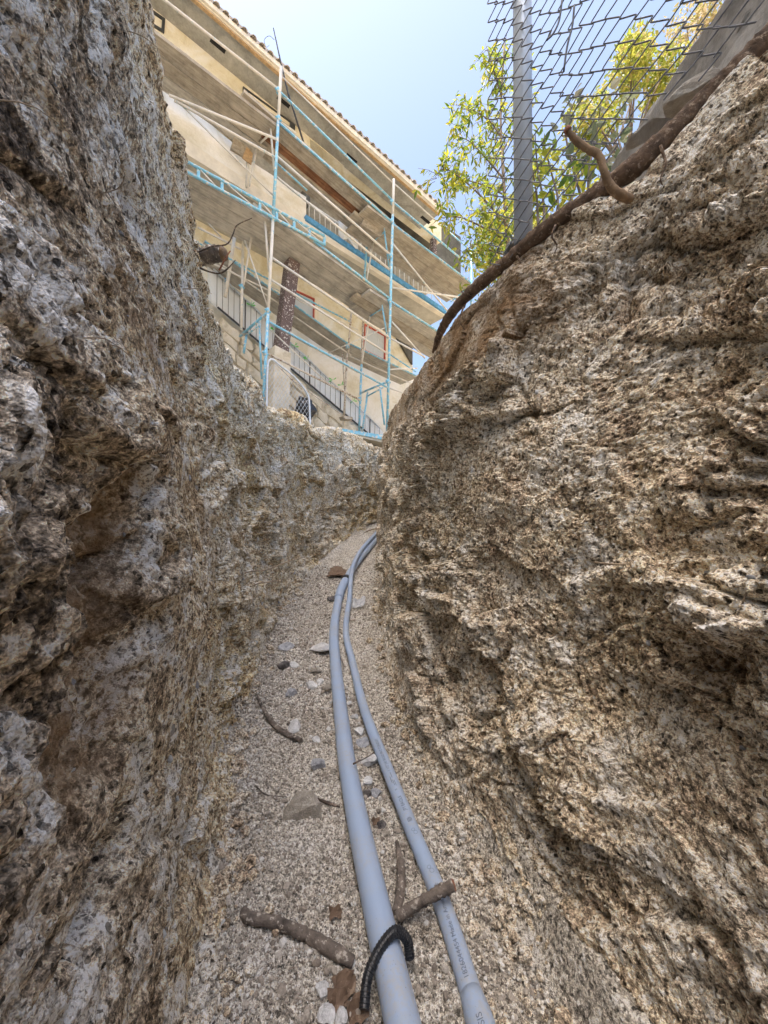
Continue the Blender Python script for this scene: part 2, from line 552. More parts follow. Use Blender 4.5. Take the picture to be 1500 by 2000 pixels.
ZS = np.concatenate([np.linspace(-1.4, 0.16, 30), np.geomspace(0.18, 1.2, 350), np.linspace(1.21, 5.6, 450), np.linspace(5.63, 7.2, 30)])
def wall(name, sideX, lean, top, sgn, mat, seed, features):
    nv = 420
    vs = np.linspace(0, 1, nv)
    Z, V = np.meshgrid(ZS, vs, indexing='ij')
    fY = floorY(Z) - 0.14
    rag = 0.035 * vnoise(np.stack([ZS * 2.7 + seed, ZS * 0, ZS * 0], -1)) + 0.018 * vnoise(np.stack([ZS * 9 + seed, ZS * 0 + 3, ZS * 0], -1)) + 0.012 * vnoise(np.stack([ZS * 25 + seed, ZS * 0 + 3, ZS * 0], -1))
    if sgn < 0:
        rag = rag * (0.3 + 0.7 * sstep(1.6, 2.4, ZS))
    tY = (top(ZS) + rag)[:, None]
    crest = 0.972
    t = np.clip(V / crest, 0, 1)
    Y = fY + (tY - fY) * t
    # foot flares into the floor, face leans back, crest rounds over on to the ground
    X = sideX(Z) - sgn * lean(Z) * (t if sgn < 0 else 0.3 * t + 0.7 * t ** 1.5) + sgn * 0.07 * np.exp(-((Y - floorY(Z) + 0.02) / 0.11).clip(0) ** 1.3)
    over = sstep(crest - 0.006, 1.0, V)
    X = X - sgn * over * 0.30
    Y = Y + over * 0.02
    pc = np.stack([X, Y, Z], -1)
    # base normals
    du = np.gradient(pc, axis=0)
    dvv = np.gradient(pc, axis=1)
    nrm = np.cross(du, dvv)
    nrm /= np.linalg.norm(nrm, axis=-1, keepdims=True) + 1e-9
    if nrm[380, 200, 0] * sgn < 0:
        nrm = -nrm
    p = pc.reshape(-1, 3).astype(np.float32)
    warp = np.stack([fbm(p * 3 + 5, 3), fbm(p * 3 + 31, 3), fbm(p * 3 + 77, 3)], -1) * 0.05
    q = p + warp.astype(np.float32)
    st = q * np.array([1, 1, 0.55], np.float32)          # beds run along the trench
    mask = sstep(-0.35, 0.35, fbm(p * 1.9 + seed, 3))      # loose, broken ground vs scraped faces
    d = (0.035 if sgn < 0 else 0.05) * fbm(p * np.array([1.6, 1.6, 1.3]) + seed, 3)
    c1, e1 = chunks(st * 5.6 + seed)
    c2, e2 = chunks(st * 17 + seed * 2)
    c3, e3 = chunks(q * 44 + seed * 3)
    c4, e4 = chunks(q * 95 + seed * 5)
    dusty = sstep(0.05, 0.45, fbm(p * np.array([3.1, 3.1, 2.2]) + seed * 1.7, 3))      # smooth scraped, dusty patches
    d += 0.040 * c1 * (0.30 + 0.70 * mask)
    d += 0.021 * c2 * (0.30 + 0.70 * mask) * (1 - 0.6 * dusty)
    d += 0.0068 * c3 * (0.45 + 0.55 * mask) * (1 - 0.65 * dusty)
    d += 0.0030 * c4 * (1 - 0.55 * dusty)
    d -= 0.014 * np.exp(-(e1 / 0.06) ** 2) * mask
    d -= 0.013 * np.exp(-(e2 / 0.08) ** 2) * (0.25 + 0.75 * mask) * (1 - 0.7 * dusty)
    d -= 0.008 * np.exp(-(e3 / 0.16) ** 2) * (0.3 + 0.7 * mask) * (1 - 0.8 * dusty)
    d += 0.010 * ridged(st * np.array([9, 9, 6]) + seed, 4) * (0.3 + 0.7 * mask)
    d += 0.005 * fbm(q * 38 + seed, 3)
    # broken beds: each lifts outwards and then steps back as a ledge
    lay = (p[:, 1] + 0.27 * fbm(p * np.array([2.0, 2.0, 1.7]) + seed * 2.3, 4) + 0.06 * p[:, 2]) * 5.5
    fr_ = lay - np.floor(lay)
    saw = np.where(fr_ < 0.86, fr_ / 0.86, (1 - fr_) / 0.14) - 0.5
    m3 = sstep(0.0, 0.5, fbm(p * np.array([1.7, 2.6, 1.7]) + seed * 4.1, 3)) * (1 - 0.5 * dusty)
    d += 0.026 * saw * m3
    d += 0.0022 * vnoise(q * 150 + seed)
    fd, soil = features(p[:, 2], p[:, 1], p)
    if sgn < 0:                                   # topsoil scraped smooth below the crest
        band_ = sstep(0.86, 0.91, (t + 0 * Z).reshape(-1) + 0.025 * fbm(p * 4 + 2, 2)) * sstep(1.0, 1.25, p[:, 2])
        d = d * (1 - 0.72 * np.maximum(band_, sstep(0.88, 0.96, (t + 0 * Z).reshape(-1))))
        soil = soil + 0.55 * band_
    k_near = 1.0 if sgn < 0 else 0.55 + 0.45 * sstep(0.8, 2.2, p[:, 2])
    d = d * k_near + fd
    foot = 1 - 0.75 * np.exp(-((p[:, 1] - floorY(p[:, 2])).clip(0) / 0.10))
    fade = (1 - 0.75 * over.reshape(-1)) * foot
    pc = pc.reshape(-1, 3) + nrm.reshape(-1, 3) * (d * fade)[:, None]
    ob = grid_object(name, pc, len(ZS), nv, mat, flip=(sgn > 0), smooth=np.repeat(ZS[:-1] < (0.85 if sgn > 0 else 0.6), nv - 1))
    soil = np.clip(soil * (0.75 + 0.5 * fbm(p * 14 + seed, 3)), 0, 1).astype(np.float32)
    at = ob.data.attributes.new('soil', 'FLOAT', 'POINT')
    at.data.foreach_set('value', soil)
    WALLS[name] = (ob, pc.reshape(len(ZS), nv, 3), nrm)
    return ob
WALLS = {}

def left_features(z, y, p):
    wob = 0.03 * vnoise(np.stack([y * 7, y * 0, y * 0], -1)) + 0.012 * vnoise(np.stack([y * 24, y * 0, y * 0], -1))
    f = 0.05 * (1 - sstep(0.355, 0.375, z + 0.6 * wob)) * sstep(-0.55, -0.40, y) * (1 - sstep(0.20, 0.5, y))
    z0, y0 = z, y
    z = z + 0.035 * fbm(p * 11 + 3, 3)
    y = y + 0.055 * fbm(p * 8 + 40, 3)
    rec = sstep(0.35, 0.375, z0 + 0.6 * wob) * (1 - sstep(0.60, 0.68, z - 0.12 * y)) * sstep(-0.40, -0.26, y) * (1 - sstep(0.00, 0.060, y - 0.35 * (z - 0.5)))
    f -= 0.055 * rec
    f += 0.035 * blob(z, y, 0.66, 0.14, 0.16, 0.08, 3)
    hole = blob(z, y, 0.735, 0.60, 0.022, 0.060)
    f -= 0.055 * hole
    cav = blob(z, y, 0.53, -0.53, 0.06, 0.05, 3)
    f -= 0.12 * cav
    f += 0.03 * blob(z, y, 0.95, -0.33, 0.14, 0.16)
    f += 0.05 * blob(z, y, 1.25, 0.15, 0.10, 0.5)
    f -= 0.05 * blob(z, y, 1.55, 0.30, 0.14, 0.5)
    f -= 0.04 * blob(z, y, 2.3, 0.4, 0.2, 0.35)
    return f, 1.2 * rec + 0.6 * blob(z, y, 0.75, 0.38, 0.12, 0.12) + 0.5 * blob(z, y, 1.0, 0.02, 0.1, 0.1) + 0.5 * hole
def right_features(z, y, p):
    cave = blob(z, y, 0.645, -0.285, 0.045, 0.05, 3)
    f = -0.06 * cave
    f += 0.02 * blob(z, y, 0.62, -0.19, 0.15, 0.025, 3)
    # a long ledge and slabs breaking out of the face
    l1 = y + 0.16 + 0.10 * (z - 0.75)
    f += 0.024 * sstep(-0.012, 0.004, l1) * np.exp(-(l1.clip(0) / 0.07)) * blob(z, z * 0, 0.74, 0, 0.17, 1, 4)
    l2 = y - 0.045
    f += 0.032 * sstep(-0.010, 0.004, l2) * np.exp(-(l2.clip(0) / 0.05)) * blob(z, z * 0, 0.72, 0, 0.08, 1, 4)
    l3 = y - 0.33 - 0.1 * (z - 1.2)
    f += 0.04 * sstep(-0.012, 0.004, l3) * np.exp(-(l3.clip(0) / 0.08)) * blob(z, z * 0, 1.55, 0, 0.3, 1, 4)
    f += 0.05 * blob(z, y, 1.9, -0.55, 0.07, 0.20)
    f += 0.03 * blob(z, y, 1.02, -0.62, 0.16, 0.12)
    f -= 0.02 * blob(z, y, 1.45, -0.2, 0.2, 0.14)
    return f, 0.7 * cave + 0.55 * blob(z, y, 1.7, 0.72, 0.35, 0.10, 3) + 0.4 * blob(z, y, 1.25, 0.62, 0.3, 0.12)
left_bank = wall('left_bank', leftX, leftLean, leftTop, 1, M['bank_left'], 3.0, left_features)
right_bank = wall('right_bank', rightX, rightLean, rightTop, -1, M['bank_right'], 8.0, right_features)

def floor_h(X, z):
    X = np.asarray(X, float); z = np.asarray(z, float)
    p = np.stack([X, z * 0 + 2.2, z], -1).reshape(-1, 3).astype(np.float32)
    base = floorY(z).reshape(-1)
    l = (X - leftX(z)).reshape(-1)
    r = (rightX(z) - X).reshape(-1)
    talus = 0.10 * np.exp(-(l.clip(-.2) / 0.12)) + 0.085 * np.exp(-(r.clip(-.2) / 0.055))
    rough = 0.012 * fbm(p * 5, 3) + 0.007 * fbm(p * 19 + 4, 3)
    return (base + talus.clip(0, 0.19) + rough).reshape(X.shape)
def trench_floor():
    nz, nx = 640, 300
    zs = np.concatenate([np.linspace(-1.4, 0.4, 30), np.geomspace(0.42, 7.0, nz - 30)])
    us = np.linspace(0, 1, nx)
    Z, U_ = np.meshgrid(zs, us, indexing='ij')
    Lx, Rx = leftX(Z) - 0.14, rightX(Z) + 0.14
    X = Lx + (Rx - Lx) * U_
    Y = floor_h(X, Z)
    p = np.stack([X, Y, Z], -1).reshape(-1, 3).astype(np.float32)
    c, e = chunks(p * 70)
    c2, e2 = chunks(p * 150 + 9)
    dY = 0.0030 * c + 0.0018 * c2 - 0.003 * np.exp(-(e / 0.12) ** 2)
    p[:, 1] += dY
    return grid_object('trench_floor', p.astype(float), nz, nx, M['floor'], flip=True)
trench_floor_ob = trench_floor()

def terrain(name, sideX, lean, top, sgn):
    zs = np.concatenate([[-300, -60, -15, -5, -2.0], np.linspace(-1.4, 7.2, 60), [8, 10, 14, 25, 60, 300]])
    ls = np.array([0.16, 0.24, 0.40, 0.6, 0.9, 1.3, 1.9, 2.8, 4.5, 8, 16, 40, 300])
    zc = np.clip(zs, -1.4, 7.2)
    Z, Ls = np.meshgrid(zs, ls, indexing='ij')
    Zc = np.clip(Z, -1.4, 7.2)
    inside = ((Z >= -1.4) & (Z <= 7.2)).astype(float)
    X0 = sideX(Zc) - sgn * lean(Zc)
    mid = 0.5 * (leftX(Zc) + rightX(Zc))
    X = np.where(inside > 0, X0, mid + sgn * 0.02 - sgn * 0.16) - sgn * Ls
    if sgn > 0:
        rise = 0.42 * sstep(0.25, 1.6, Ls) + 0.9 * sstep(2.5, 9, Ls)
    else:
        rise = 0.05 * sstep(0.2, 0.7, Ls) + 0.2 * sstep(1.0, 3.0, Ls) + 0.8 * sstep(4, 12, Ls)
    Y = top(Zc) - 0.02 + rise
    Y = Y + 0.03 * fbm(np.stack([X.ravel() * 1.5, Z.ravel() * 1.5, X.ravel() * 0], -1).astype(np.float32), 3).reshape(X.shape) * sstep(0.2, 0.5, Ls)
    # far away the land levels out (world up, not camera up)
    Y = Y - (Z - Zc) * 0.081
    return grid_object(name, np.stack([X, Y, Z], -1).reshape(-1, 3), len(zs), len(ls), M['terrain'], flip=(sgn < 0))
ground_left = terrain('ground_left', leftX, leftLean, leftTop, 1)
ground_right = terrain('ground_right', rightX, rightLean, rightTop, -1)

# ------------------------------------------------------------------ materials of the building site
M['stucco'] = stucco_mat('cream_scratch_coat_stucco', (0.66, 0.60, 0.42), (0.80, 0.76, 0.61), (0.87, 0.86, 0.80))
M['stucco_white'] = stucco_mat('pale_brown_coat_stucco', (0.70, 0.67, 0.56), (0.82, 0.81, 0.75), (0.88, 0.88, 0.86), 1.6)
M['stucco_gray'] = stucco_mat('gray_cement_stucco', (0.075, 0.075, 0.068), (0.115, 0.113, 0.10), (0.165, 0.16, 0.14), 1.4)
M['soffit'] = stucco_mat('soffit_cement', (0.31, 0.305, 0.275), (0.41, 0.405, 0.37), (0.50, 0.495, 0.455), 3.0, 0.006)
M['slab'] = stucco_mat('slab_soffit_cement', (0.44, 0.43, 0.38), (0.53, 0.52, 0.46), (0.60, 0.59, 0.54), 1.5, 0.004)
M['fascia'] = paint_mat('cream_fascia_paint', (0.78, 0.74, 0.64), rough=0.6, scale=6)
M['rust'] = paint_mat('rusted_drip_edge', (0.50, 0.34, 0.18), rough=0.6, scale=20, var=0.35)
M['tile'] = paint_mat('weathered_roof_tile', (0.44, 0.40, 0.36), rough=0.85, scale=25, var=0.35)
M['blue_strip'] = paint_mat('blue_waterproofing_tape', (0.10, 0.33, 0.62), rough=0.55, scale=15, var=0.3)
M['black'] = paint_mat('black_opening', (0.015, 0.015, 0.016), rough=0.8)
M['dark_frame'] = paint_mat('dark_window_frame', (0.05, 0.055, 0.06), rough=0.45)
M['white_paint'] = paint_mat('white_paint', (0.75, 0.75, 0.72), rough=0.5)
M['rail_black'] = paint_mat('black_iron', (0.045, 0.052, 0.07), rough=0.5)
M['blue_steel'] = paint_mat('chipped_blue_scaffold_paint', (0.21, 0.53, 0.74), chip=(0.66, 0.66, 0.63), chip_amt=0.54, rough=0.5, scale=9, var=0.2)
M['pale_steel'] = paint_mat('plaster_spattered_scaffold_tube', (0.68, 0.67, 0.63), chip=(0.22, 0.47, 0.60), chip_amt=0.62, rough=0.6, scale=9, var=0.15)
M['rusty_steel'] = paint_mat('rusty_spattered_tube', (0.62, 0.58, 0.52), chip=(0.24, 0.14, 0.08), chip_amt=0.54, rough=0.7, scale=12, var=0.15)
M['galv'] = paint_mat('galvanised_steel', (0.60, 0.67, 0.76), rough=0.45, scale=14, var=0.16, metal=0.25)
M['galv_dark'] = paint_mat('dull_galvanised_wire', (0.15, 0.155, 0.17), rough=0.5, scale=30, var=0.3, metal=0.3)
M['plank'] = wood_mat('weathered_plank', (0.30, 0.265, 0.21), (0.41, 0.37, 0.305), (0.52, 0.48, 0.41))
M['plank_gray'] = wood_mat('cement_stained_plank', (0.38, 0.365, 0.33), (0.48, 0.465, 0.425), (0.58, 0.565, 0.525))
M['plank_red'] = wood_mat('reddish_split_plank', (0.14, 0.055, 0.025), (0.26, 0.12, 0.06), (0.38, 0.22, 0.12))
M['red_tape'] = paint_mat('red_masking_tape', (0.60, 0.14, 0.10), rough=0.6)
M['post_brown'] = paint_mat('peeling_brown_post_paint', (0.125, 0.09, 0.085), chip=(0.66, 0.64, 0.61), chip_amt=0.575, rough=0.7, scale=13, var=0.2)
M['flag_green'] = paint_mat('green_flagging_tape', (0.12, 0.62, 0.12), rough=0.6)
M['bag'] = paint_mat('black_plastic_bag', (0.018, 0.02, 0.026), rough=0.25)
M['concrete'] = stucco_mat('gray_concrete', (0.20, 0.19, 0.175), (0.29, 0.28, 0.26), (0.38, 0.37, 0.345), 5.0, 0.01)
M['concrete_pale'] = stucco_mat('pale_concrete_rubble', (0.28, 0.25, 0.21), (0.38, 0.35, 0.30), (0.48, 0.45, 0.40), 6.0, 0.012)
M['rockwall'] = stucco_mat('cream_flagstone', (0.56, 0.50, 0.38), (0.70, 0.65, 0.54), (0.80, 0.77, 0.69), 3.0, 0.02)
M['mortar'] = stucco_mat('wall_mortar', (0.42, 0.37, 0.28), (0.50, 0.45, 0.36), (0.58, 0.54, 0.46), 4.0, 0.015)
def plastic_mat(name, col, alpha, rough=0.25):
    m, nt, b = new_mat(name)
    co = coords(nt)
    n = noise(nt, co, 6, 5, 0.6, 1.5)
    b.inputs['Base Color'].default_value = (*col, 1)
    b.inputs['Roughness'].default_value = rough
    b.inputs['Alpha'].default_value = alpha
    bump(nt, b, n.outputs[0], 0.8, 0.03)
    return m
M['sheet'] = plastic_mat('milky_plastic_sheet', (0.80, 0.86, 0.92), 0.96)
M['window_film'] = plastic_mat('window_masking_film', (0.62, 0.68, 0.72), 0.96)
M['clear_trash'] = plastic_mat('clear_plastic_wrap', (0.8, 0.83, 0.86), 0.5, 0.12)

# ------------------------------------------------------------------ facade frame: outer scaffold posts stand on plane s = 0, s metres grow into the building
WV = D(-700, -50, 722).normalized()
def FP(px, py, s=0.0):
    d = 5.8 + 0.968 * s
    z = d / (0.866 - 0.5 * (px - 750) / FPX)
    return P(px, py, z)
def ln(x, a, b):
    return a[1] + (b[1] - a[1]) * (x - a[0]) / (b[0] - a[0])
UPV = D(0, 1, 0)

# ------------------------------------------------------------------ the building
bld = thing('apartment_building', 'three storey cream stucco apartment building with tiled roof behind the scaffolding', 'building', FP(540, 900, 2.0))
def bp(name, mat, fn, parent=None):
    mb = MB()
    fn(mb)
    return mb.build(name, mat, parent or bld)
def band(mat, name, x0, x1, top, bot, s, depth, parent=None):
    """a slab of wall between two photo lines on the plane s, depth metres thick"""
    def fn(mb):
        a = [FP(x0, ln(x0, *bot), s), FP(x1, ln(x1, *bot), s), FP(x1, ln(x1, *top), s), FP(x0, ln(x0, *top), s)]
        mb.prism(a, WV * depth)
    return bp(name, mat, fn, parent)
TILE = ((408, 0), (862, 406))
FASB = ((381, 0), (857, 417))
X0 = -1500
# eaves
band(M['fascia'], 'fascia_board', X0, 860, TILE, ((398, 0), (861, 413)), 0.80, 0.06)
band(M['fascia'], 'gutter', X0, 859, ((396, 0), (860, 412)), ((388, 0), (858, 415)), 0.84, 0.06)
band(M['rust'], 'drip_edge', X0, 859, ((388, 0), (858, 415)), FASB, 0.86, 0.05)
def fn(mb):
    a, b = FP(X0, ln(X0, *FASB), 0.90), FP(858, ln(858, *FASB), 0.90)
    c = 0.58
    mb.prism([a, b, b + WV * c, a + WV * c], UPV * 0.05)
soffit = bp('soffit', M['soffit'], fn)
SO0, SO1 = FP(X0, ln(X0, *FASB), 0.90), FP(858, ln(858, *FASB), 0.90)
AV = (SO1 - SO0).normalized()
def soffit_at(px, dep):
    return FP(px, ln(px, *FASB), 0.90) + WV * dep
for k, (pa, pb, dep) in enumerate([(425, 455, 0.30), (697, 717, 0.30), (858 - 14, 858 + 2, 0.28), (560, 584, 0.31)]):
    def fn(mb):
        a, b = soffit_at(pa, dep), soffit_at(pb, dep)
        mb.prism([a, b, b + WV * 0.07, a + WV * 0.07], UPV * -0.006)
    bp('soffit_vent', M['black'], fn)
# roof slope behind the eave and each tile end along the edge
def fn(mb):
    a, b = FP(X0, ln(X0, *TILE), 0.82), FP(862, ln(862, *TILE), 0.82)
    r = WV * 4.2 + UPV * 1.3
    mb.prism([a, b, b + r, a + r], UPV * 0.06)
roof = bp('roof', M['tile'], fn)
ta, tb = FP(300, ln(300, *TILE), 0.80), FP(861, ln(861, *TILE), 0.80)
tl = (tb - ta).length
tdir = (tb - ta).normalized()
axis = (WV * 4.2 + UPV * 1.3).normalized()
tup = axis.cross(tdir).normalized()
if tup.dot(UPV) < 0:
    tup = -tup
mb = MB()
for ring in (0, 1):
    pass
n = 7
prof = [(math.cos(math.pi * i / n), math.sin(math.pi * i / n)) for i in range(n + 1)]
vs = []
for L_ in (-0.03, 0.42):
    for r in (0.050, 0.038):
        for cx_, sy_ in prof:
            vs.append(tdir * cx_ * r + tup * sy_ * r * 0.95 + axis * L_)
m_ = n + 1
fs = []
for i in range(n):
    fs.append([i, i + 1, 2 * m_ + i + 1, 2 * m_ + i])
    fs.append([m_ + i + 1, m_ + i, 3 * m_ + i, 3 * m_ + i + 1])
    fs.append([i + 1, i, m_ + i, m_ + i + 1])
mb.add(vs, fs, False)
tile_me = mb.mesh('roof_tile')
tile_me.materials.append(M['tile'])
step = 0.15
roof_loc = wloc(roof)
for i in range(int(tl / step) + 1):
    t = bpy.data.objects.new('roof_tile', tile_me)
    COL.objects.link(t)
    t.parent = roof
    t.location = ta + tdir * (i * step) + UPV * 0.004 + axis * rnd.uniform(-0.012, 0.012) - roof_loc
# walls
WS = 1.46
SOFW = ((X0, ln(X0, (299, 0), (605, 248))), (858, ln(858, (299, 0), (605, 248))))
def upper_wall(mb):
    x0, x1 = X0, 606
    a, b = soffit_at(X0, 0.56), None
    top0 = FP(x0, ln(x0, *SOFW) - 60, WS); top1 = FP(x1, ln(x1, *SOFW) - 12, WS)
    bot0 = FP(x0, ln(x0, (305, 150), (606, 345)), WS); bot1 = FP(x1, 345, WS)
    mb.prism([bot0, bot1, top1, top0], WV * 0.2)
bp('upper_wall', M['stucco'], upper_wall)
band(M['stucco'], 'lintel_beam', 606, 862, ((606, 225), (862, 438)), ((606, 272), (862, 472)), WS, 0.22)
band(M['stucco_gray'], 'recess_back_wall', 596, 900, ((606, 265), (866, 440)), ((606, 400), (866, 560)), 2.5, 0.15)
def fn(mb):
    a, b = FP(606, 269, WS + 0.22), FP(862, 469, WS + 0.22)
    mb.prism([a, b, b + WV * 0.9, a + WV * 0.9], UPV * 0.06)
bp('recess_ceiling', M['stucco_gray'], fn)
def fn(mb):
    a = [FP(606, 400, WS + .01), FP(606, 266, WS + .01)]
    mb.prism([a[0], a[1], a[1] + WV * 1.05, a[0] + WV * 1.05], AV * -0.1)
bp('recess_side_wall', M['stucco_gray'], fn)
band(M['post_brown'], 'corner_post', 846, 853, ((846, 455), (853, 460)), ((846, 505), (853, 510)), 1.5, 0.1)
# floor between the upper recess and the balcony below
def fn(mb):
    a, b = FP(500, 295, 1.46), FP(866, 555, 1.46)
    mb.prism([a, b, b + WV * 1.1, a + WV * 1.1], UPV * 0.2)
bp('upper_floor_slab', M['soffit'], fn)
band(M['stucco'], 'balcony_back_wall', -600, 800, ((380, 190), (800, 500)), ((380, 330), (800, 600)), 2.35, 0.15)
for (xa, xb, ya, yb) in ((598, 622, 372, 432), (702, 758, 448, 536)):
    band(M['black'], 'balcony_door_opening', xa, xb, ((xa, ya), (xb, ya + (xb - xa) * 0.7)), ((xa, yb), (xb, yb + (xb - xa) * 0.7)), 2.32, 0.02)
# parapet on the left, railing on the right
band(M['stucco_white'], 'parapet', X0, 598, ((480, 309), (597, 384)), ((480, 352), (597, 430)), 0.85, 0.12)
band(M['stucco_white'], 'parapet_foot', X0, 480, ((300, 150), (480, 300)), ((300, 235), (480, 352)), 0.87, 0.1)
BS = ((597, 418), (877, 608))
band(M['blue_strip'], 'blue_strip', 598, 878, BS, ((597, 428), (877, 616)), 0.78, 0.10)
band(M['fascia'], 'slab_edge', -500, 876, ((597, 429), (877, 617)), ((600, 448), (862, 612)), 0.82, 0.10)
def fn(mb):
    a, b = FP(-500, ln(-500, (600, 447), (862, 611)), 0.85), FP(873, ln(873, (600, 447), (862, 611)), 0.85)
    mb.prism([a, b, b + WV * 1.55, a + WV * 1.55], UPV * 0.06)
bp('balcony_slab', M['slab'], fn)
band(M['white_paint'], 'handrail', 600, 880, ((600, 392), (872, 578)), ((600, 394.5), (872, 580)), 0.83, 0.03)
x = 604.0
while x < 868:
    yt, yb = ln(x, (600, 393), (872, 579)), ln(x, *BS)
    def fn(mb):
        mb.tube([FP(x, yb, 0.85), FP(x - 0.4, yt, 0.85)], 0.008, 5)
    bp('baluster', M['white_paint'], fn)
    x += 10.5 - (x - 604) * 0.008
# lower walls
band(M['stucco'], 'lower_wall', -500, 806, ((600, 545), (762, 637)), ((600, 720), (806, 770)), 2.05, 0.2)
band(M['stucco_white'], 'ground_floor_wall', -400, 812, ((450, 592), (806, 735)), ((450, 900), (812, 960)), 1.99, 0.2)
def fn(mb):
    mb.prism([FP(765, 640, 1.98), FP(806, 712, 1.98), FP(806, 655, 1.98)], WV * 0.05)
bp('stair_soffit', M['stucco_gray'], fn)
def window(quad, frame_mat, pane_mat, s, fw, name='window'):
    """quad: photo corners tl, tr, br, bl"""
    c = [FP(x_, y_, s) for x_, y_ in quad]
    mb_ = MB()
    cen = sum(c, Vector()) / 4
    inner = [p + (cen - p) * fw for p in c]
    for i in range(4):
        j = (i + 1) % 4
        mb_.prism([c[i], c[j], inner[j], inner[i]], WV * 0.07)
    w_ = mb_.build(name, frame_mat, bld)
    mb_ = MB()
    mb_.prism([p + WV * 0.045 for p in inner], WV * 0.01)
    mb_.build('pane', pane_mat, w_)
    return w_
window([(283, 8), (323, 36), (321, 63), (281, 38)], M['dark_frame'], M['window_film'], WS - 0.03, 0.28)
window([(475, 168), (577, 243), (576, 256), (475, 181)], M['dark_frame'], M['dark_frame'], WS - 0.03, 0.2)
band(M['white_paint'], 'window_sill', 473, 579, ((475, 182), (577, 256)), ((475, 186), (577, 260)), WS - 0.06, 0.05)
window([(568, 561), (615, 583), (614, 634), (567, 612)], M['red_tape'], M['window_film'], 2.00, 0.07)
window([(713, 632), (754, 655), (753, 704), (712, 684)], M['red_tape'], M['window_film'], 2.00, 0.06)
# unseen tall blocks, added beyond the frame to keep direct sun off the trench
for zf, zn, hgt in ((3.4, -2.0, 29.5), (-2.0, -11, 27.0)):
    def fn(mb):
        c = [C(-5.0, -1, zf), C(-14, -1, zf), C(-14, -1, zn), C(-5.0, -1, zn)]
        mb.prism(c, Vector((0, 0, 1)) * hgt)
    bp('sun_blocker', M['stucco_white'], fn)

# ------------------------------------------------------------------ scaffolding
scf = thing('scaffolding', 'pale blue tube scaffolding with plank decks along the cream building', 'scaffolding', FP(640, 830, 0.3))
def sp(name, mat, a, b, r=0.021, n=7, parent=None):
    mb_ = MB()
    mb_.tube([a, b], r, n)
    return mb_.build(name, mat, parent or scf)
def t(name, mat, x1, y1, x2, y2, s1=0.0, s2=None, r=0.017):
    return sp(name, M[mat], FP(x1, y1, s1), FP(x2, y2, s1 if s2 is None else s2), r)
def coupler(x, y, s):
    c = FP(x, y, s)
    mb_ = MB()
    mb_.tube([c - UPV * 0.035, c + UPV * 0.035], 0.029, 8)
    mb_.tube([c - AV * 0.05, c + AV * 0.05], 0.014, 6)
    return mb_.build('coupler', M['blue_steel'], scf)
# standards (outer)
for mat, y0, y1 in (('pale_steel', 131, 232), ('blue_steel', 232, 425), ('pale_steel', 425, 607), ('blue_steel', 607, 830)):
    t('standard', mat, ln(y0, (131, 549), (772, 515)) if False else 549 - 34 * (y0 - 131) / 641, y0, 549 - 34 * (y1 - 131) / 641, y1, 0, r=0.025)
for mat, y0, y1 in (('pale_steel', 350, 420), ('blue_steel', 420, 850)):
    t('standard', mat, 769 - 12 * (y0 - 350) / 462, y0, 769 - 12 * (y1 - 350) / 462, y1, 0, r=0.025)
t('standard', 'blue_steel', 920, 488, 921, 640, 0, r=0.024)
t('standard', 'blue_steel', 200, -150, 185, 430, 0, r=0.024)
for x, y, s in ((544, 232, 0), (543, 177, 0), (533, 428, 0), (523, 607, 0), (518, 690, 0), (766, 395, 0), (765, 432, 0), (761, 588, 0), (758, 745, 0), (763, 500, 0), (712, 545, 0.72), (472, 560, 0.72), (921, 517, 0), (678, 676, 0.9), (702, 780, 0.72)):
    coupler(x, y, s)
# standards (inner) and the splayed frame legs
for mat, x1, y1, x2, y2, s, r in (
    ('pale_steel', 485, 283, 481, 366, 0.66, .021), ('pale_steel', 501, 291, 487, 363, 0.55, .016),
    ('pale_steel', 475, 460, 471, 645, 0.72, .023), ('pale_steel', 492, 455, 476, 556, 0.55, .016), ('pale_steel', 461, 443, 440, 580, 1.0, .030),
    ('pale_steel', 517, 427, 525, 530, 0.10, .017), ('pale_steel', 528, 243, 535, 332, 0.12, .017),
    ('blue_steel', 717, 470, 711, 552, 0.72, .022), ('pale_steel', 729, 474, 715, 552, 0.55, .016), ('blue_steel', 750, 446, 760, 522, 0.15, .016),
    ('rusty_steel', 710, 618, 706, 712, 0.72, .023), ('blue_steel', 706, 712, 701, 850, 0.72, .023), ('pale_steel', 722, 618, 707, 706, 0.55, .016),
    ('blue_steel', 746, 596, 757, 661, 0.12, .016), ('blue_steel', 718, 766, 707, 848, 0.6, .018), ('blue_steel', 742, 756, 751, 830, 0.2, .018),
    ('rusty_steel', 687, 600, 680, 690, 0.95, .020), ('rusty_steel', 678, 690, 672, 812, 0.95, .020), ('rusty_steel', 669, 688, 673, 760, 1.1, .014),
    ('blue_steel', 481, 655, 476, 690, 0.72, .020), ('blue_steel', 506, 625, 511, 740, 0.2, .016)):
    t('frame_leg', mat, x1, y1, x2, y2, s, r=r)
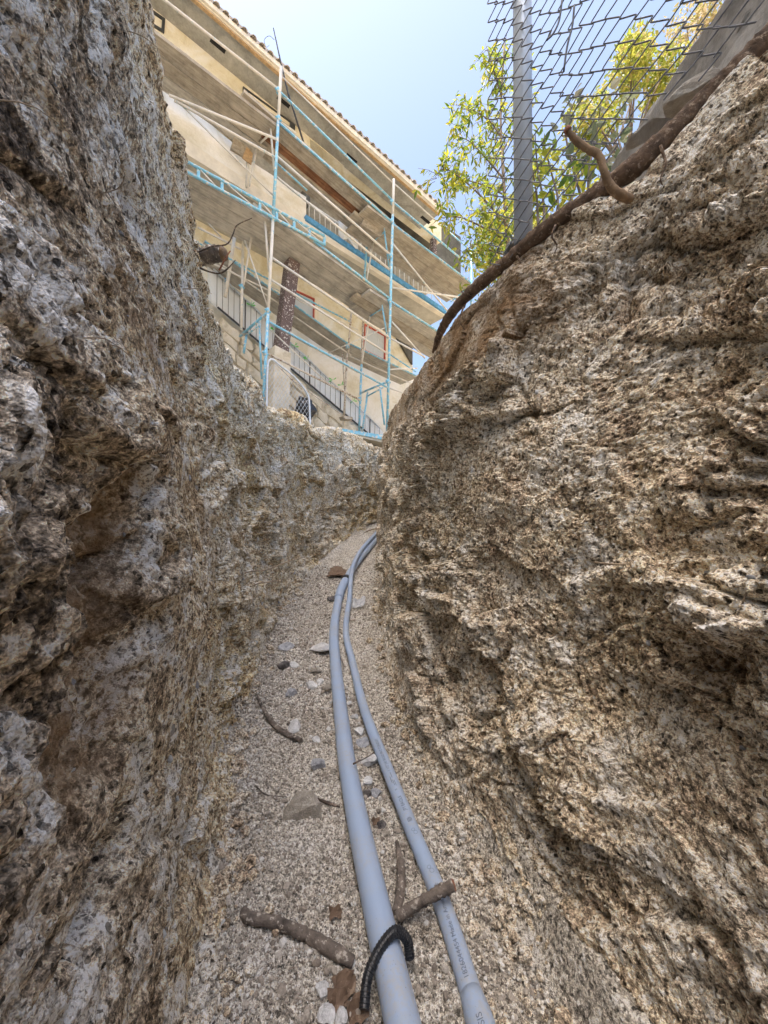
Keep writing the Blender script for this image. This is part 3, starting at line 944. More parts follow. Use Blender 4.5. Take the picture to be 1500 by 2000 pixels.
# transoms
for mat, x1, y1, s1, x2, y2, s2, r in (
    ('blue_steel', 543, 234, 0, 500, 277, .72, .020), ('pale_steel', 527, 262, .2, 486, 300, .8, .015),
    ('rusty_steel', 533, 415, 0, 474, 459, .72, .024), ('rusty_steel', 520, 433, .1, 477, 470, .72, .014),
    ('blue_steel', 763, 430, 0, 716, 471, .72, .020), ('blue_steel', 752, 452, .15, 731, 470, .5, .013),
    ('blue_steel', 761, 584, 0, 709, 618, .72, .020), ('blue_steel', 748, 602, .15, 722, 618, .55, .013),
    ('blue_steel', 758, 745, 0, 704, 768, .72, .020), ('blue_steel', 748, 757, .15, 717, 774, .6, .014),
    ('blue_steel', 520, 612, 0, 468, 657, .75, .020), ('blue_steel', 508, 634, .15, 480, 656, .6, .014),
    ('blue_steel', 921, 552, 0, 878, 585, .72, .018), ('blue_steel', 921, 490, 0, 960, 462, -.6, .014), ('blue_steel', 921, 490, 0, 948, 512, -.3, .012)):
    t('transom', mat, x1, y1, x2, y2, s1, s2, r)
# guard rails, ledgers and braces, left bay
for nm, mat, x1, y1, x2, y2, s1, s2, r in (
    ('guard_rail', 'pale_steel', 200, -95, 543, 174, 0, 0, .018), ('guard_rail', 'pale_steel', 330, 186, 540, 272, -.02, -.02, .018),
    ('guard_rail', 'pale_steel', 340, 196, 537, 307, 0, 0, .018), ('cross_brace', 'pale_steel', 345, 196, 533, 381, .03, .03, .012),
    ('ledger', 'blue_steel', 380, 470, 545, 556, .72, .72, .015), ('ledger', 'pale_steel', 386, 414, 470, 460, 1.0, 1.0, .017), ('ledger', 'pale_steel', 386, 444, 470, 487, 1.0, 1.0, .017),
    ('cross_brace', 'pale_steel', 390, 418, 432, 463, 1.0, 1.0, .012),
    # middle bay
    ('guard_rail', 'blue_steel', 544, 177, 767, 392, 0, 0, .018), ('guard_rail', 'pale_steel', 549, 148, 766, 356, .02, .02, .011),
    ('ledger', 'blue_steel', 545, 240, 765, 434, 0, 0, .019), ('ledger', 'pale_steel', 555, 307, 707, 435, .70, .70, .019),
    ('guard_rail', 'pale_steel', 538, 303, 764, 499, 0, 0, .019), ('guard_rail', 'pale_steel', 537, 343, 763, 528, .02, .02, .018),
    ('cross_brace', 'blue_steel', 540, 318, 600, 372, .05, .05, .014),
    ('ledger', 'blue_steel', 613, 471, 761, 583, 0, 0, .020), ('ledger', 'pale_steel', 545, 452, 716, 573, .30, .30, .017),
    ('guard_rail', 'pale_steel', 529, 502, 759, 658, 0, 0, .019), ('guard_rail', 'pale_steel', 527, 545, 758, 691, 0, 0, .017),
    ('guard_rail', 'blue_steel', 569, 569, 684, 628, .80, .80, .015), ('guard_rail', 'blue_steel', 524, 628, 757, 757, 0, 0, .018),
    ('ledger', 'rusty_steel', 521, 690, 703, 781, .1, .6, .017), ('cross_brace', 'rusty_steel', 517, 690, 590, 760, .2, .2, .010),
    ('guard_rail', 'pale_steel', 395, 505, 523, 566, .72, .72, .013), ('cross_brace', 'pale_steel', 478, 470, 523, 600, .40, .05, .011),
    ('cross_brace', 'blue_steel', 526, 440, 700, 610, .70, .70, .011), ('cross_brace', 'pale_steel', 530, 560, 700, 645, .68, .68, .010),
    ('cross_brace', 'pale_steel', 524, 640, 640, 748, .10, .30, .010), ('cross_brace', 'rusty_steel', 560, 735, 690, 825, .45, .6, .010),
    ('guard_rail', 'pale_steel', 550, 645, 700, 728, .75, .75, .012), ('cross_brace', 'pale_steel', 560, 325, 712, 470, .72, .72, .010),
    ('cross_brace', 'pale_steel', 640, 690, 752, 640, .70, .10, .010),
    # right bay
    ('guard_rail', 'blue_steel', 768, 395, 918, 520, 0, 0, .018), ('guard_rail', 'pale_steel', 770, 359, 850, 430, .02, .02, .012),
    ('ledger', 'blue_steel', 768, 438, 921, 553, 0, 0, .018), ('ledger', 'blue_steel', 762, 588, 860, 650, 0, 0, .019),
    ('cross_brace', 'pale_steel', 767, 476, 880, 615, 0, 0, .016), ('cross_brace', 'pale_steel', 766, 562, 902, 581, 0, 0, .015),
    ('cross_brace', 'pale_steel', 765, 628, 830, 700, 0, 0, .015), ('guard_rail', 'pale_steel', 763, 661, 830, 697, 0, 0, .017), ('guard_rail', 'blue_steel', 760, 691, 812, 726, .3, .3, .014),
    ('guard_rail', 'pale_steel', 760, 722, 815, 719, 0, 0, .014), ('guard_rail', 'pale_steel', 757, 757, 790, 768, .1, .1, .012),
    ('guard_rail', 'pale_steel', 830, 560, 905, 596, .3, .3, .014), ('guard_rail', 'blue_steel', 876, 452, 920, 490, .2, 0, .014), ('cross_brace', 'blue_steel', 880, 590, 921, 556, .3, 0, .012)):
    t(nm, mat, x1, y1, x2, y2, s1, s2, r)
# lattice beam hung at the second deck
lat = MB(); lat.tube([FP(330, 297, -.03), FP(634, 461, -.03)], .021, 7)
lat = lat.build('lattice_beam', M['blue_steel'], scf)
t2 = sp('chord', M['blue_steel'], FP(330, 318, -.03), FP(634, 478, -.03), .021, 7, lat)
sp('chord', M['pale_steel'], FP(330, 337, -.03), FP(620, 478, -.03), .014, 7, lat) if False else None
for xw in (345, 388, 434, 508, 541, 575, 605, 634):
    a, b = FP(xw, ln(xw, (330, 297), (634, 461)), -.03), FP(xw, ln(xw, (330, 318), (634, 478)), -.03)
    mb_ = MB(); mb_.prism([a - AV * .02, a + AV * .02, b + AV * .02, b - AV * .02], WV * .02)
    mb_.build('web_plate', M['blue_steel'], lat)
for xa, xb in ((388, 426), (440, 500), (508, 538), (541, 571), (575, 628)):
    sp('web_bar', M['pale_steel'], FP(xa, ln(xa, (330, 297), (634, 461)), -.03), FP(xb, ln(xb, (330, 318), (634, 478)), -.03), .010, 6, lat)
PL = 'scaffold planks of the decks'
def plank(x1, y1, x2, y2, a, b, mat, label, lift=0.0, th=0.045, e0=0.0, e1=0.0):
    p, q = FP(x1, y1, 0), FP(x2, y2, 0)
    dirv = (q - p).normalized()
    p, q = p - dirv * e0, q + dirv * e1
    up = UPV * lift
    mb_ = MB()
    mb_.prism([p + WV * a + up, q + WV * a + up, q + WV * b + up, p + WV * b + up], UPV * th)
    # local axes along the board so that the grain runs with it
    o0 = mb_.base()
    me = mb_.mesh('scaffold_plank', o0)
    rot = dirv.to_track_quat('X', 'Z')
    me.transform(rot.to_matrix().to_4x4().inverted())
    me.materials.append(mat)
    ob = bpy.data.objects.new('scaffold_plank', me)
    COL.objects.link(ob)
    ob.location = o0
    ob.rotation_euler = rot.to_euler()
    return tag(ob, label, 'plank', PL)
pos = ('outer', 'middle', 'inner')
# upper deck
for k, (a, b, m__) in enumerate(((.02, .23, 'plank'), (.245, .45, 'plank'), (.465, .68, 'plank_gray'))):
    plank(230, -2, 541, 238, a, b, M[m__], f'{pos[k]} brown plank of the upper deck, left bay beside the earth bank', lift=-.05, e1=[0, -.10, .06][k])
for k, (a, b, m__) in enumerate(((.00, .25, 'plank'), (.27, .42, 'plank_red'), (.43, .68, 'plank'))):
    plank(545, 240, 764, 433, a, b, M[m__], [f'outer tan plank of the upper deck between the two tall standards', 'dark red split plank in the middle of the upper deck', 'inner tan plank of the upper deck between the two tall standards'][k], lift=0.0 if k != 1 else .03, e0=[.55, .75, .6][k], e1=[.10, -.12, .05][k])
for k, (a, b, m__) in enumerate(((.00, .24, 'plank'), (.254, .47, 'plank'), (.484, .70, 'plank'))):
    plank(764, 433, 921, 553, a, b, M[m__], f'{pos[k]} plank of the upper deck, right end near the leafy tree', lift=-.052, e0=[.50, .58, .45][k], e1=.06)
# second deck
for k, (a, b, m__) in enumerate(((.03, .25, 'plank_gray'), (.266, .48, 'plank_gray'), (.496, .72, 'plank_gray'))):
    plank(250, 258, 534, 428, a, b, M[m__], f'{pos[k]} grey plank of the second deck, left bay behind the earth bank', lift=-.03, e1=[.02, .10, -.04][k])
for k, (a, b, m__) in enumerate(((.02, .25, 'plank_gray'), (.266, .48, 'plank_gray'), (.496, .72, 'plank_gray'))):
    plank(534, 428, 762, 588, a, b, M[m__], f'{pos[k]} grey plank of the second deck between the two tall standards', lift=.02, e0=[.30, .42, .2][k], e1=[.04, .10, 0][k])
for k, (a, b, m__) in enumerate(((.02, .25, 'plank_gray'), (.266, .48, 'plank'), (.496, .72, 'plank_gray'))):
    plank(762, 588, 921, 690, a, b, M[m__], f'{pos[k]} plank of the second deck, right bay running behind the earth bank', lift=-.03, e0=[.42, .5, .35][k])
# low deck close to the wall
for k, (xa, ya, xb, yb) in enumerate(((400, 474, 545, 578), (540, 574, 682, 676), (676, 671, 815, 738))):
    for j, (a, b) in enumerate(((1.10, 1.36), (1.365, 1.62))):
        p1 = FP(xa, ya, 1.1) - WV * 1.1
        px_, q_ = FP(xa, ya, 1.1), FP(xb, yb, 1.1)
        mb_ = MB()
        mb_.prism([px_ + WV * (a - 1.1), q_ + WV * (a - 1.1), q_ + WV * (b - 1.1), px_ + WV * (b - 1.1)], UPV * .045)
        o0 = mb_.base(); me = mb_.mesh('scaffold_plank', o0)
        rot = (q_ - px_).normalized().to_track_quat('X', 'Z')
        me.transform(rot.to_matrix().to_4x4().inverted()); me.materials.append(M['plank_gray'])
        ob = bpy.data.objects.new('scaffold_plank', me); COL.objects.link(ob); ob.location = o0; ob.rotation_euler = rot.to_euler()
        tag(ob, f"{('outer', 'inner')[j]} grey plank of the low deck near the wall, {('left', 'middle', 'right')[k]} bay", 'plank', PL)
    t('ledger', 'blue_steel', xa, ya - 3, xb, yb - 3, 1.06, 1.06, .018)
    t('ledger', 'pale_steel', xa + 5, ya + 24, xb + 4, yb + 18, 1.12, 1.12, .014)
# single loose boards lying on the decks
def board(name, quad, s, depth, mat, label, cat='board'):
    mb_ = MB()
    mb_.prism([FP(x_, y_, s) for x_, y_ in quad], WV * depth)
    return tag(mb_.build(name, mat), label, cat)
board('loose_board', [(496, 196), (538, 228), (520, 250), (486, 226)], .28, .04, M['plank'], 'short tan board end lapped over the upper deck by the left standard')
board('loose_board', [(458, 266), (492, 290), (487, 312), (451, 290)], .62, .04, M['plank'], 'short weathered board sticking out below the upper deck at left')
board('loose_board', [(718, 414), (760, 440), (742, 462), (706, 438)], .22, .05, M['plank'], 'knotted board end lapped over the upper deck by the middle standard')
board('loose_board', [(478, 415), (514, 440), (497, 455), (462, 432)], .45, .04, M['plank_gray'], 'grey board end overlapping the second deck by the left standard')
board('torn_cloth', [(482, 287), (494, 300), (491, 322), (473, 308)], .60, .012, M['rust'], 'ragged brown scrap hanging from the left board below the upper deck', 'cloth')

# ------------------------------------------------------------------ things around the building
# dark bent pole with a wisp of wire
mb_ = MB(); mb_.tube([FP(534, 55, .1), FP(548, 120, .1), FP(562, 180, .12), FP(594, 282, .2)], [.008, .012, .014, .016], 6)
rod = mb_.build('metal_rod', M['rail_black'])
tag(rod, 'thin dark rod leaning past the roof edge beside the left standard', 'rod')
mb_ = MB(); mb_.tube(spline([FP(536, 78, .1), FP(526, 70, .1), FP(516, 78, .15), FP(520, 92, .2), FP(526, 88, .2)], 14), .003, 4)
mb_.build('wire_wisp', M['rail_black'], rod)
# cloth on the railing
mb_ = MB()
for r_ in range(7):
    for c_ in range(9):
        u_, v_ = c_ / 8, r_ / 6
        xx, yy = 661 + 38 * u_, 428 + 27 * u_ + 30 * v_ + 4 * math.sin(u_ * 9) * v_
        mb_.v.append(FP(xx, yy, .74 + .05 * math.sin(u_ * 14 + v_)))
for r_ in range(6):
    for c_ in range(8):
        k_ = r_ * 9 + c_
        mb_.f.append([k_, k_ + 1, k_ + 10, k_ + 9]); mb_.sm.append(True)
cl = mb_.build('hanging_cloth', M['sheet'])
so = cl.modifiers.new('thickness', 'SOLIDIFY'); so.thickness = 0.006
tag(cl, 'pale crumpled plastic cloth hung over the white balcony railing', 'cloth')
# square post with peeling paint
pst = thing('wooden_post', 'dark brown square post with flaking white spots behind the left standard', 'post', FP(548, 840, .45))
mb_ = MB(); a, b = FP(576, 508, .45), FP(552, 694, .45)
for c_, d_ in ((a, b),):
    h_ = .095
    mb_.hexa([b - AV * h_, b + AV * h_, b + AV * h_ + WV * .19, b - AV * h_ + WV * .19], [a - AV * h_, a + AV * h_, a + AV * h_ + WV * .19, a - AV * h_ + WV * .19])
mb_.build('shaft', M['post_brown'], pst)
mb_ = MB(); a, b = FP(553, 682, .42), FP(546, 860, .42); h_ = .14
mb_.hexa([b - AV * h_, b + AV * h_, b + AV * h_ + WV * .26, b - AV * h_ + WV * .26], [a - AV * h_, a + AV * h_, a + AV * h_ + WV * .26, a - AV * h_ + WV * .26])
mb_.build('footing', M['rockwall'], pst)
# stair railing with plastic sheet behind and flags
RT_ = ((417, 525), (738, 832)); RB_ = ((430, 604), (745, 868))
rail = thing('stair_railing', 'black iron stair railing descending to the right behind the lower scaffolding', 'railing', FP(600, 880, 1.5))
mb_ = MB(); mb_.tube([FP(417, ln(417, *RT_), 1.5), FP(742, ln(742, *RT_), 1.5)], .016, 6); mb_.build('top_rail', M['galv'], rail)
mb_ = MB(); mb_.tube([FP(425, ln(425, *RB_), 1.5), FP(745, ln(745, *RB_), 1.5)], .017, 6); mb_.build('bottom_rail', M['rail_black'], rail)
x = 424.0; k = 0
while x < 742:
    r_ = .012 if k % 6 == 5 else .0045
    mb_ = MB(); mb_.tube([FP(x - .6, ln(x, *RB_), 1.5), FP(x, ln(x, *RT_), 1.5)], r_, 5); mb_.build('baluster', M['rail_black'], rail)
    x += 11.2 - .006 * (x - 424); k += 1
mb_ = MB()
nn = 40
for i_ in range(nn + 1):
    xx = 405 + (748 - 405) * i_ / nn
    for j_ in range(6):
        v_ = j_ / 5
        yy = ln(xx, *RT_) * (1 - v_) + (ln(xx, *RB_) + 4) * v_ + 4 * (1 - v_) * math.sin(xx * .06)
        mb_.v.append(FP(xx, yy, 1.56 + .03 * math.sin(xx * .11 + v_ * 3)))
for i_ in range(nn):
    for j_ in range(5):
        k_ = i_ * 6 + j_
        mb_.f.append([k_, k_ + 6, k_ + 7, k_ + 1]); mb_.sm.append(True)
sh = mb_.build('plastic_sheet', M['sheet'])
so = sh.modifiers.new('thickness', 'SOLIDIFY'); so.thickness = .004
tag(sh, 'milky white plastic sheet hung behind the black stair railing', 'plastic sheet')
for i_, (x_, y_, wh) in enumerate(((490, 596, 'near its top, left of the left standard'), (536, 644, 'beside the foot of the dark brown post'), (575, 676, 'just right of the dark brown post'), (600, 702, 'over the middle of the plastic sheet'), (650, 742, 'left of the inner standard'), (667, 752, 'nearest the inner standard'), (690, 782, 'at its low end'))):
    mb_ = MB()
    c_ = FP(x_, y_, 1.46)
    rr = random.Random(i_)
    for q_ in range(4):
        d_ = D(rr.uniform(-1, 1), rr.uniform(-.4, .8), rr.uniform(-.3, .3)).normalized()
        mb_.prism([c_, c_ + d_ * .07 + UPV * .012, c_ + d_ * .09, c_ + d_ * .06 - UPV * .014], WV * .004)
    tag(mb_.build('flagging_ribbon', M['flag_green']), 'bright green ribbon tied on the stair railing ' + wh, 'ribbon', 'green ribbons on the stair railing')
mb_ = MB(); c_ = FP(443, 545, 1.3)
for q_ in range(5):
    d_ = D(math.cos(q_ * 1.3), math.sin(q_ * 1.3), .2).normalized()
    mb_.prism([c_, c_ + d_ * .05 + UPV * .01, c_ + d_ * .06, c_ + d_ * .04 - UPV * .02], WV * .006)
tag(mb_.build('blue_rag', M['blue_strip']), 'small dark blue rag knotted on a pole left of the stair railing', 'rag')
# rubble-stone wall under the stairs
rw = thing('stone_wall', 'cream flagstone retaining wall below the stair railing', 'wall', FP(600, 900, 1.3))
TOPW = ((440, 628), (745, 872))
def fn(mb):
    mb.prism([FP(430, 960, 1.34), FP(770, 960, 1.34), FP(770, ln(770, *TOPW) + 3, 1.34), FP(430, ln(430, *TOPW) + 3, 1.34)], WV * .2)
bp('mortar_bed', M['mortar'], fn, rw)
rs = random.Random(5)
yy0 = 0
for row in range(9):
    x = 432 + rs.uniform(-10, 5)
    while x < 745:
        wpx = rs.uniform(20, 40)
        off0, off1 = 2 + row * 23, 2 + row * 23 + 21
        pts = []
        for (fx, fo) in ((0.03, off1), (.5, off1 + rs.uniform(-2, 2)), (.97, off1), (1.0, (off0 + off1) / 2), (.97, off0), (.5, off0 + rs.uniform(-2, 2)), (.03, off0), (0, (off0 + off1) / 2)):
            xx = x + wpx * fx + rs.uniform(-2.5, 2.5)
            pts.append(FP(xx, ln(xx, *TOPW) + fo + rs.uniform(-2.5, 2.5), 1.34))
        cen = sum(pts, Vector()) / len(pts)
        mb_ = MB()
        dep = rs.uniform(.03, .07)
        fr_ = [p + (cen - p) * .12 - WV * dep for p in pts]
        m_ = len(pts)
        mb_.add(pts + fr_ + [cen - WV * (dep + .012)], [[i_, (i_ + 1) % m_, m_ + (i_ + 1) % m_, m_ + i_] for i_ in range(m_)] + [[m_ + i_, m_ + (i_ + 1) % m_, 2 * m_] for i_ in range(m_)])
        if (cen - P(750, 1000, 0)).dot(D(0, 0, 1)) > 0 and ln(x, *TOPW) + off0 < 905:
            mb_.build('stone', M['rockwall'], rw)
        x += wpx + 2
# concrete landing slab that carries the middle standard
mb_ = MB()
mb_.prism([FP(668, 846, -.1), FP(765, 868, -.35), FP(765, 853, -.35), FP(668, 838, -.1)], WV * 1.1)
sl = mb_.build('landing_slab', M['slab'])
tag(sl, 'thin concrete slab with pale blue edge under the middle scaffold standard', 'slab')
mb_ = MB(); mb_.prism([FP(668, 842, -.12), FP(765, 862, -.37), FP(765, 852, -.37), FP(668, 837, -.12)], WV * .02); mb_.build('painted_edge', M['blue_steel'], sl)
board('wood_block', [(671, 812), (688, 814), (690, 819), (674, 818)], .4, .14, M['plank'], 'small tan wood block lying at the foot of the stairs', 'block')
board('wood_block', [(676, 838), (692, 842), (691, 850), (677, 846)], .1, .1, M['plank_red'], 'dark broken wood block on the left end of the landing slab', 'block')
# small chain link gate and black bag
gate = thing('chain_link_gate', 'small chain link gate with bent galvanised frame beside the dark brown post', 'gate', FP(570, 850, -.1))
mb_ = MB(); mb_.tube(spline([FP(520, 850, -.1), FP(522, 740, -.1), FP(524, 708, -.1), FP(532, 702, -.1), FP(545, 712, -.1), FP(575, 736, -.1), FP(598, 765, -.1), FP(604, 785, -.1), FP(606, 850, -.1)], 30), .016, 7); mb_.build('gate_frame', M['galv'], gate)
for dgn in (-1, 1):
    for k in range(-14, 22):
        pts = []
        for i_ in range(15):
            yy = 712 + i_ * 10
            xx = 524 + (k * 7.5) + dgn * (yy - 712) * .62 + (60 if dgn < 0 else -30)
            topy = 706 if xx < 545 else 712 + (xx - 545) * 1.0
            if 522 < xx < 606 and topy < yy < 850:
                pts.append(FP(xx, yy, -.1 + .004 * dgn))
        if len(pts) > 1:
            mb_ = MB(); mb_.tube([pts[0], pts[-1]], .003, 4, cap=False); mb_.build('wire', M['galv'], gate)
mb_ = MB()
bm = bmesh.new(); bmesh.ops.create_icosphere(bm, subdivisions=3, radius=1)
cb = FP(596, 802, .1)
for v_ in bm.verts:
    d_ = v_.co
    q_ = np.array([[d_.x * 2.2, d_.y * 2.2, d_.z * 2.2]], np.float32)
    k_ = 1 + .25 * float(fbm(q_, 3)[0])
    mb_.v.append(cb + D(d_.x * .15 * k_, d_.y * .20 * k_ + (.06 if d_.x < -.3 and d_.y > .2 else 0), d_.z * .15 * k_))
idx = {v_: i_ for i_, v_ in enumerate(bm.verts)}
for f_ in bm.faces:
    mb_.f.append([v_.index for v_ in f_.verts]); mb_.sm.append(True)
bm.free()
tag(mb_.build('rubbish_bag', M['bag']), 'crumpled black plastic bag behind the chain link gate', 'bag')

# ------------------------------------------------------------------ materials of the trench things
def pvc_mat():
    m, nt, b = new_mat('gray_pvc')
    co = coords(nt)
    n1 = noise(nt, co, 7, 5, 0.65)
    n2 = noise(nt, co, 90, 4, 0.7)
    n3 = noise(nt, co, 300, 2, 0.6)
    c = mixc(nt, 0.0, (0.39, 0.50, 0.68), (0.50, 0.48, 0.44))
    ad = N(nt, 'ShaderNodeMath', operation='MULTIPLY')
    r1 = ramp(nt, [(0.42, 0.0), (0.70, 0.75)]); L(nt, n1.outputs[0], r1.inputs[0])
    r2 = ramp(nt, [(0.40, 0.15), (0.62, 1.0)]); L(nt, n2.outputs[0], r2.inputs[0])
    L(nt, r1.outputs[0], ad.inputs[0]); L(nt, r2.outputs[0], ad.inputs[1])
    L(nt, ad.outputs[0], c.node.inputs[0])
    r3 = ramp(nt, [(0.70, 0.0), (0.74, 1.0)]); L(nt, n3.outputs[0], r3.inputs[0])
    c = mixc(nt, r3.outputs[0], c, (0.20, 0.20, 0.21))
    L(nt, c, b.inputs['Base Color'])
    rr_ = ramp(nt, [(0.0, 0.34), (1.0, 0.75)]); L(nt, ad.outputs[0], rr_.inputs[0])
    L(nt, rr_.outputs[0], b.inputs['Roughness'])
    return m
M['pvc'] = pvc_mat()
M['ink'] = paint_mat('gray_print', (0.16, 0.19, 0.25), rough=0.6)
M['rubber'] = paint_mat('black_ribbed_hose', (0.02, 0.022, 0.026), rough=0.42, scale=30, var=0.3)
M['bark'] = paint_mat('gray_brown_bark', (0.17, 0.14, 0.115), chip=(0.50, 0.45, 0.38), chip_amt=0.57, rough=0.9, scale=26, var=0.7, bumpd=0.014)
M['bark_dark'] = paint_mat('dark_root_bark', (0.10, 0.075, 0.06), chip=(0.40, 0.31, 0.24), chip_amt=0.58, rough=0.9, scale=22, var=0.5, bumpd=0.008)
M['root'] = paint_mat('brown_root_bark', (0.145, 0.095, 0.062), chip=(0.33, 0.25, 0.18), chip_amt=0.57, rough=0.95, scale=34, var=0.6, bumpd=0.016)
M['stub'] = paint_mat('tan_root_bark', (0.24, 0.155, 0.085), chip=(0.36, 0.26, 0.16), chip_amt=0.6, rough=0.85, scale=30, var=0.3, bumpd=0.006)
M['cutwood'] = paint_mat('reddish_cut_wood', (0.30, 0.13, 0.075), chip=(0.45, 0.25, 0.14), chip_amt=0.58, rough=0.8, scale=40, var=0.4)
M['rootlet'] = paint_mat('pale_rootlet', (0.36, 0.28, 0.19), rough=0.9, scale=40, var=0.3)
M['dryleaf'] = paint_mat('dry_brown_leaf', (0.17, 0.11, 0.07), chip=(0.30, 0.22, 0.15), chip_amt=0.56, rough=0.8, scale=30, var=0.4)
M['brick'] = paint_mat('red_brick_shard', (0.36, 0.15, 0.085), chip=(0.16, 0.08, 0.05), chip_amt=0.55, rough=0.9, scale=35, var=0.4, bumpd=0.01)
def stone_mat(name, a, b_, c_):
    m, nt, bs = new_mat(name)
    co = coords(nt)
    n1 = noise(nt, co, 30, 5, 0.65)
    n2 = noise(nt, co, 220, 3, 0.7)
    oi = N(nt, 'ShaderNodeObjectInfo')
    r = ramp(nt, [(0.35, a), (0.5, b_), (0.65, c_)])
    L(nt, n1.outputs[0], r.inputs[0])
    r2 = ramp(nt, [(0.3, 0.25), (0.5, 0.5), (0.7, 0.75)])
    L(nt, n2.outputs[0], r2.inputs[0])
    c = mixc(nt, 0.8, r.outputs[0], r2.outputs[0], 'OVERLAY')
    L(nt, c, bs.inputs['Base Color'])
    bs.inputs['Roughness'].default_value = 0.85
    bump(nt, bs, n2.outputs[0], 0.7, 0.004)
    return m
M['st_white'] = stone_mat('white_granite_chip', (0.50, 0.50, 0.49), (0.68, 0.68, 0.67), (0.80, 0.80, 0.79))
M['st_gray'] = stone_mat('gray_granite_stone', (0.26, 0.27, 0.29), (0.40, 0.41, 0.43), (0.55, 0.56, 0.58))
M['st_beige'] = stone_mat('beige_sandstone', (0.27, 0.24, 0.19), (0.36, 0.325, 0.27), (0.46, 0.42, 0.36))
M['st_dark'] = stone_mat('dark_stone', (0.05, 0.045, 0.042), (0.10, 0.09, 0.085), (0.20, 0.18, 0.17))
def grain_mat():
    m, nt, bs = new_mat('loose_granite_gravel')
    gi = N(nt, 'ShaderNodeNewGeometry')
    co = coords(nt)
    n2 = noise(nt, co, 260, 3, 0.7)
    r = ramp(nt, [(0, (0.16, 0.135, 0.11)), (0.22, (0.31, 0.265, 0.215)), (0.6, (0.45, 0.40, 0.335)), (0.85, (0.56, 0.52, 0.46)), (1, (0.78, 0.77, 0.74))])
    L(nt, gi.outputs['Random Per Island'], r.inputs[0])
    r2 = ramp(nt, [(0.3, 0.3), (0.7, 0.7)])
    L(nt, n2.outputs[0], r2.inputs[0])
    c = mixc(nt, 0.7, r.outputs[0], r2.outputs[0], 'OVERLAY')
    L(nt, c, bs.inputs['Base Color'])
    bs.inputs['Roughness'].default_value = 0.85
    return m
M['grain'] = grain_mat()

def floor_pt(px, py, h=0.0):
    """the point of the trench floor seen in this direction, h metres above it (camera-aligned X, Y, z)"""
    lo, hi = 0.3, 6.5
    for _ in range(48):
        z = (lo + hi) / 2
        X = (px - 750) / FPX * z
        if (1000 - py) / FPX * z > float(floor_h(np.array([X]), np.array([z]))[0]) + h:
            lo = z
        else:
            hi = z
    return Vector(((px - 750) / FPX * z, (1000 - py) / FPX * z, z))
def FL(px, py, h=0.0):
    return C(*floor_pt(px, py, h))

# ------------------------------------------------------------------ the two conduits
wideX = curve([(0.3, .155), (.753, .037), (.93, -.009), (1.23, -.085), (1.5, -.147), (1.9, -.222), (2.45, -.322), (2.8, -.38), (3.3, -.425), (3.8, -.425), (4.3, -.30), (4.7, -.16), (5.1, -.02), (5.7, .3)])
narX = curve([(0.3, .275), (.75, .197), (.94, .164), (1.25, .081), (1.55, .0), (1.88, -.088), (2.5, -.218), (2.8, -.283), (3.6, -.334), (4.05, -.345), (4.35, -.295), (4.85, -.134), (5.2, -.04), (5.8, .3)])
zz = np.concatenate([np.linspace(.3, 2.8, 70), np.linspace(2.85, 5.7, 50)])
def lift(z):
    return 0.085 * sstep(3.5, 4.2, np.asarray(z))
WR, NR = 0.0365, 0.0242
wide_path = [C(float(wideX(z)), float(floorY(z)) + WR - .004 + .02 * float(sstep(3.2, 4.5, np.array(z))), z) for z in zz]
nar_path = [C(float(narX(z)), float(floorY(z)) + NR + .004 + float(lift(z)), z) for z in zz]
c1 = thing('conduit', 'wider of the two blue-grey plastic conduits, passing under the black hose', 'conduit', wide_path[0])
mb_ = MB(); mb_.tube(wide_path, WR, 24); mb_.build('pipe', M['pvc'], c1)
def seg(path, zlist, za, zb):
    return [p for p, z in zip(path, zlist) if za <= z <= zb]
wl_ = [C(float(wideX(z)), float(floorY(z)) + WR - .004 + .02 * float(sstep(3.2, 4.5, np.array(z))), z) for z in np.linspace(3.55, 3.95, 10)]
mb_ = MB(); mb_.tube(wl_, [WR + .004] + [WR + .0065] * 8 + [WR + .003], 24); mb_.build('coupling', M['pvc'], c1)
mb_ = MB(); mb_.tube(wl_[8:], WR + .011, 24); mb_.build('rubber_ring', M['rubber'], c1)
c2 = thing('conduit', 'narrower blue-grey plastic conduit with printed lettering, right of the wide one', 'conduit', nar_path[0])
mb_ = MB(); mb_.tube(nar_path, NR, 22); mb_.build('pipe', M['pvc'], c2)
bl_z = np.concatenate([np.linspace(.3, .765, 14), [.785, .80]])
bl_ = [C(float(narX(z)), float(floorY(z)) + NR + .004, z) for z in bl_z]
mb_ = MB(); mb_.tube(bl_, [.0292] * 14 + [.0262, .0246], 24); mb_.build('bell_end', M['pvc'], c2)

# print on the narrow conduit: text laid on the curved surface
class PipePath:
    def __init__(self, f, r0):
        self.zs = np.linspace(.5, 3.2, 1400)
        self.p = [Vector((float(narX(z)), float(floorY(z)) + NR + .004, float(z))) for z in self.zs]
        s = [0.0]
        for a, b in zip(self.p, self.p[1:]):
            s.append(s[-1] + (b - a).length)
        self.s = np.array(s)
    def at_z(self, z):
        return float(np.interp(z, self.zs, self.s))
    def frame(self, s):
        k = int(np.clip(np.searchsorted(self.s, s), 1, len(self.s) - 1))
        t_ = (s - self.s[k - 1]) / (self.s[k] - self.s[k - 1])
        p = self.p[k - 1].lerp(self.p[k], t_)
        tan = (self.p[k] - self.p[k - 1]).normalized()
        up = (Vector((0, 1, 0)) - tan * tan.y).normalized()
        right = Vector((tan.z, 0, -tan.x)).normalized()
        return p, tan, up, right
PP = PipePath(None, None)
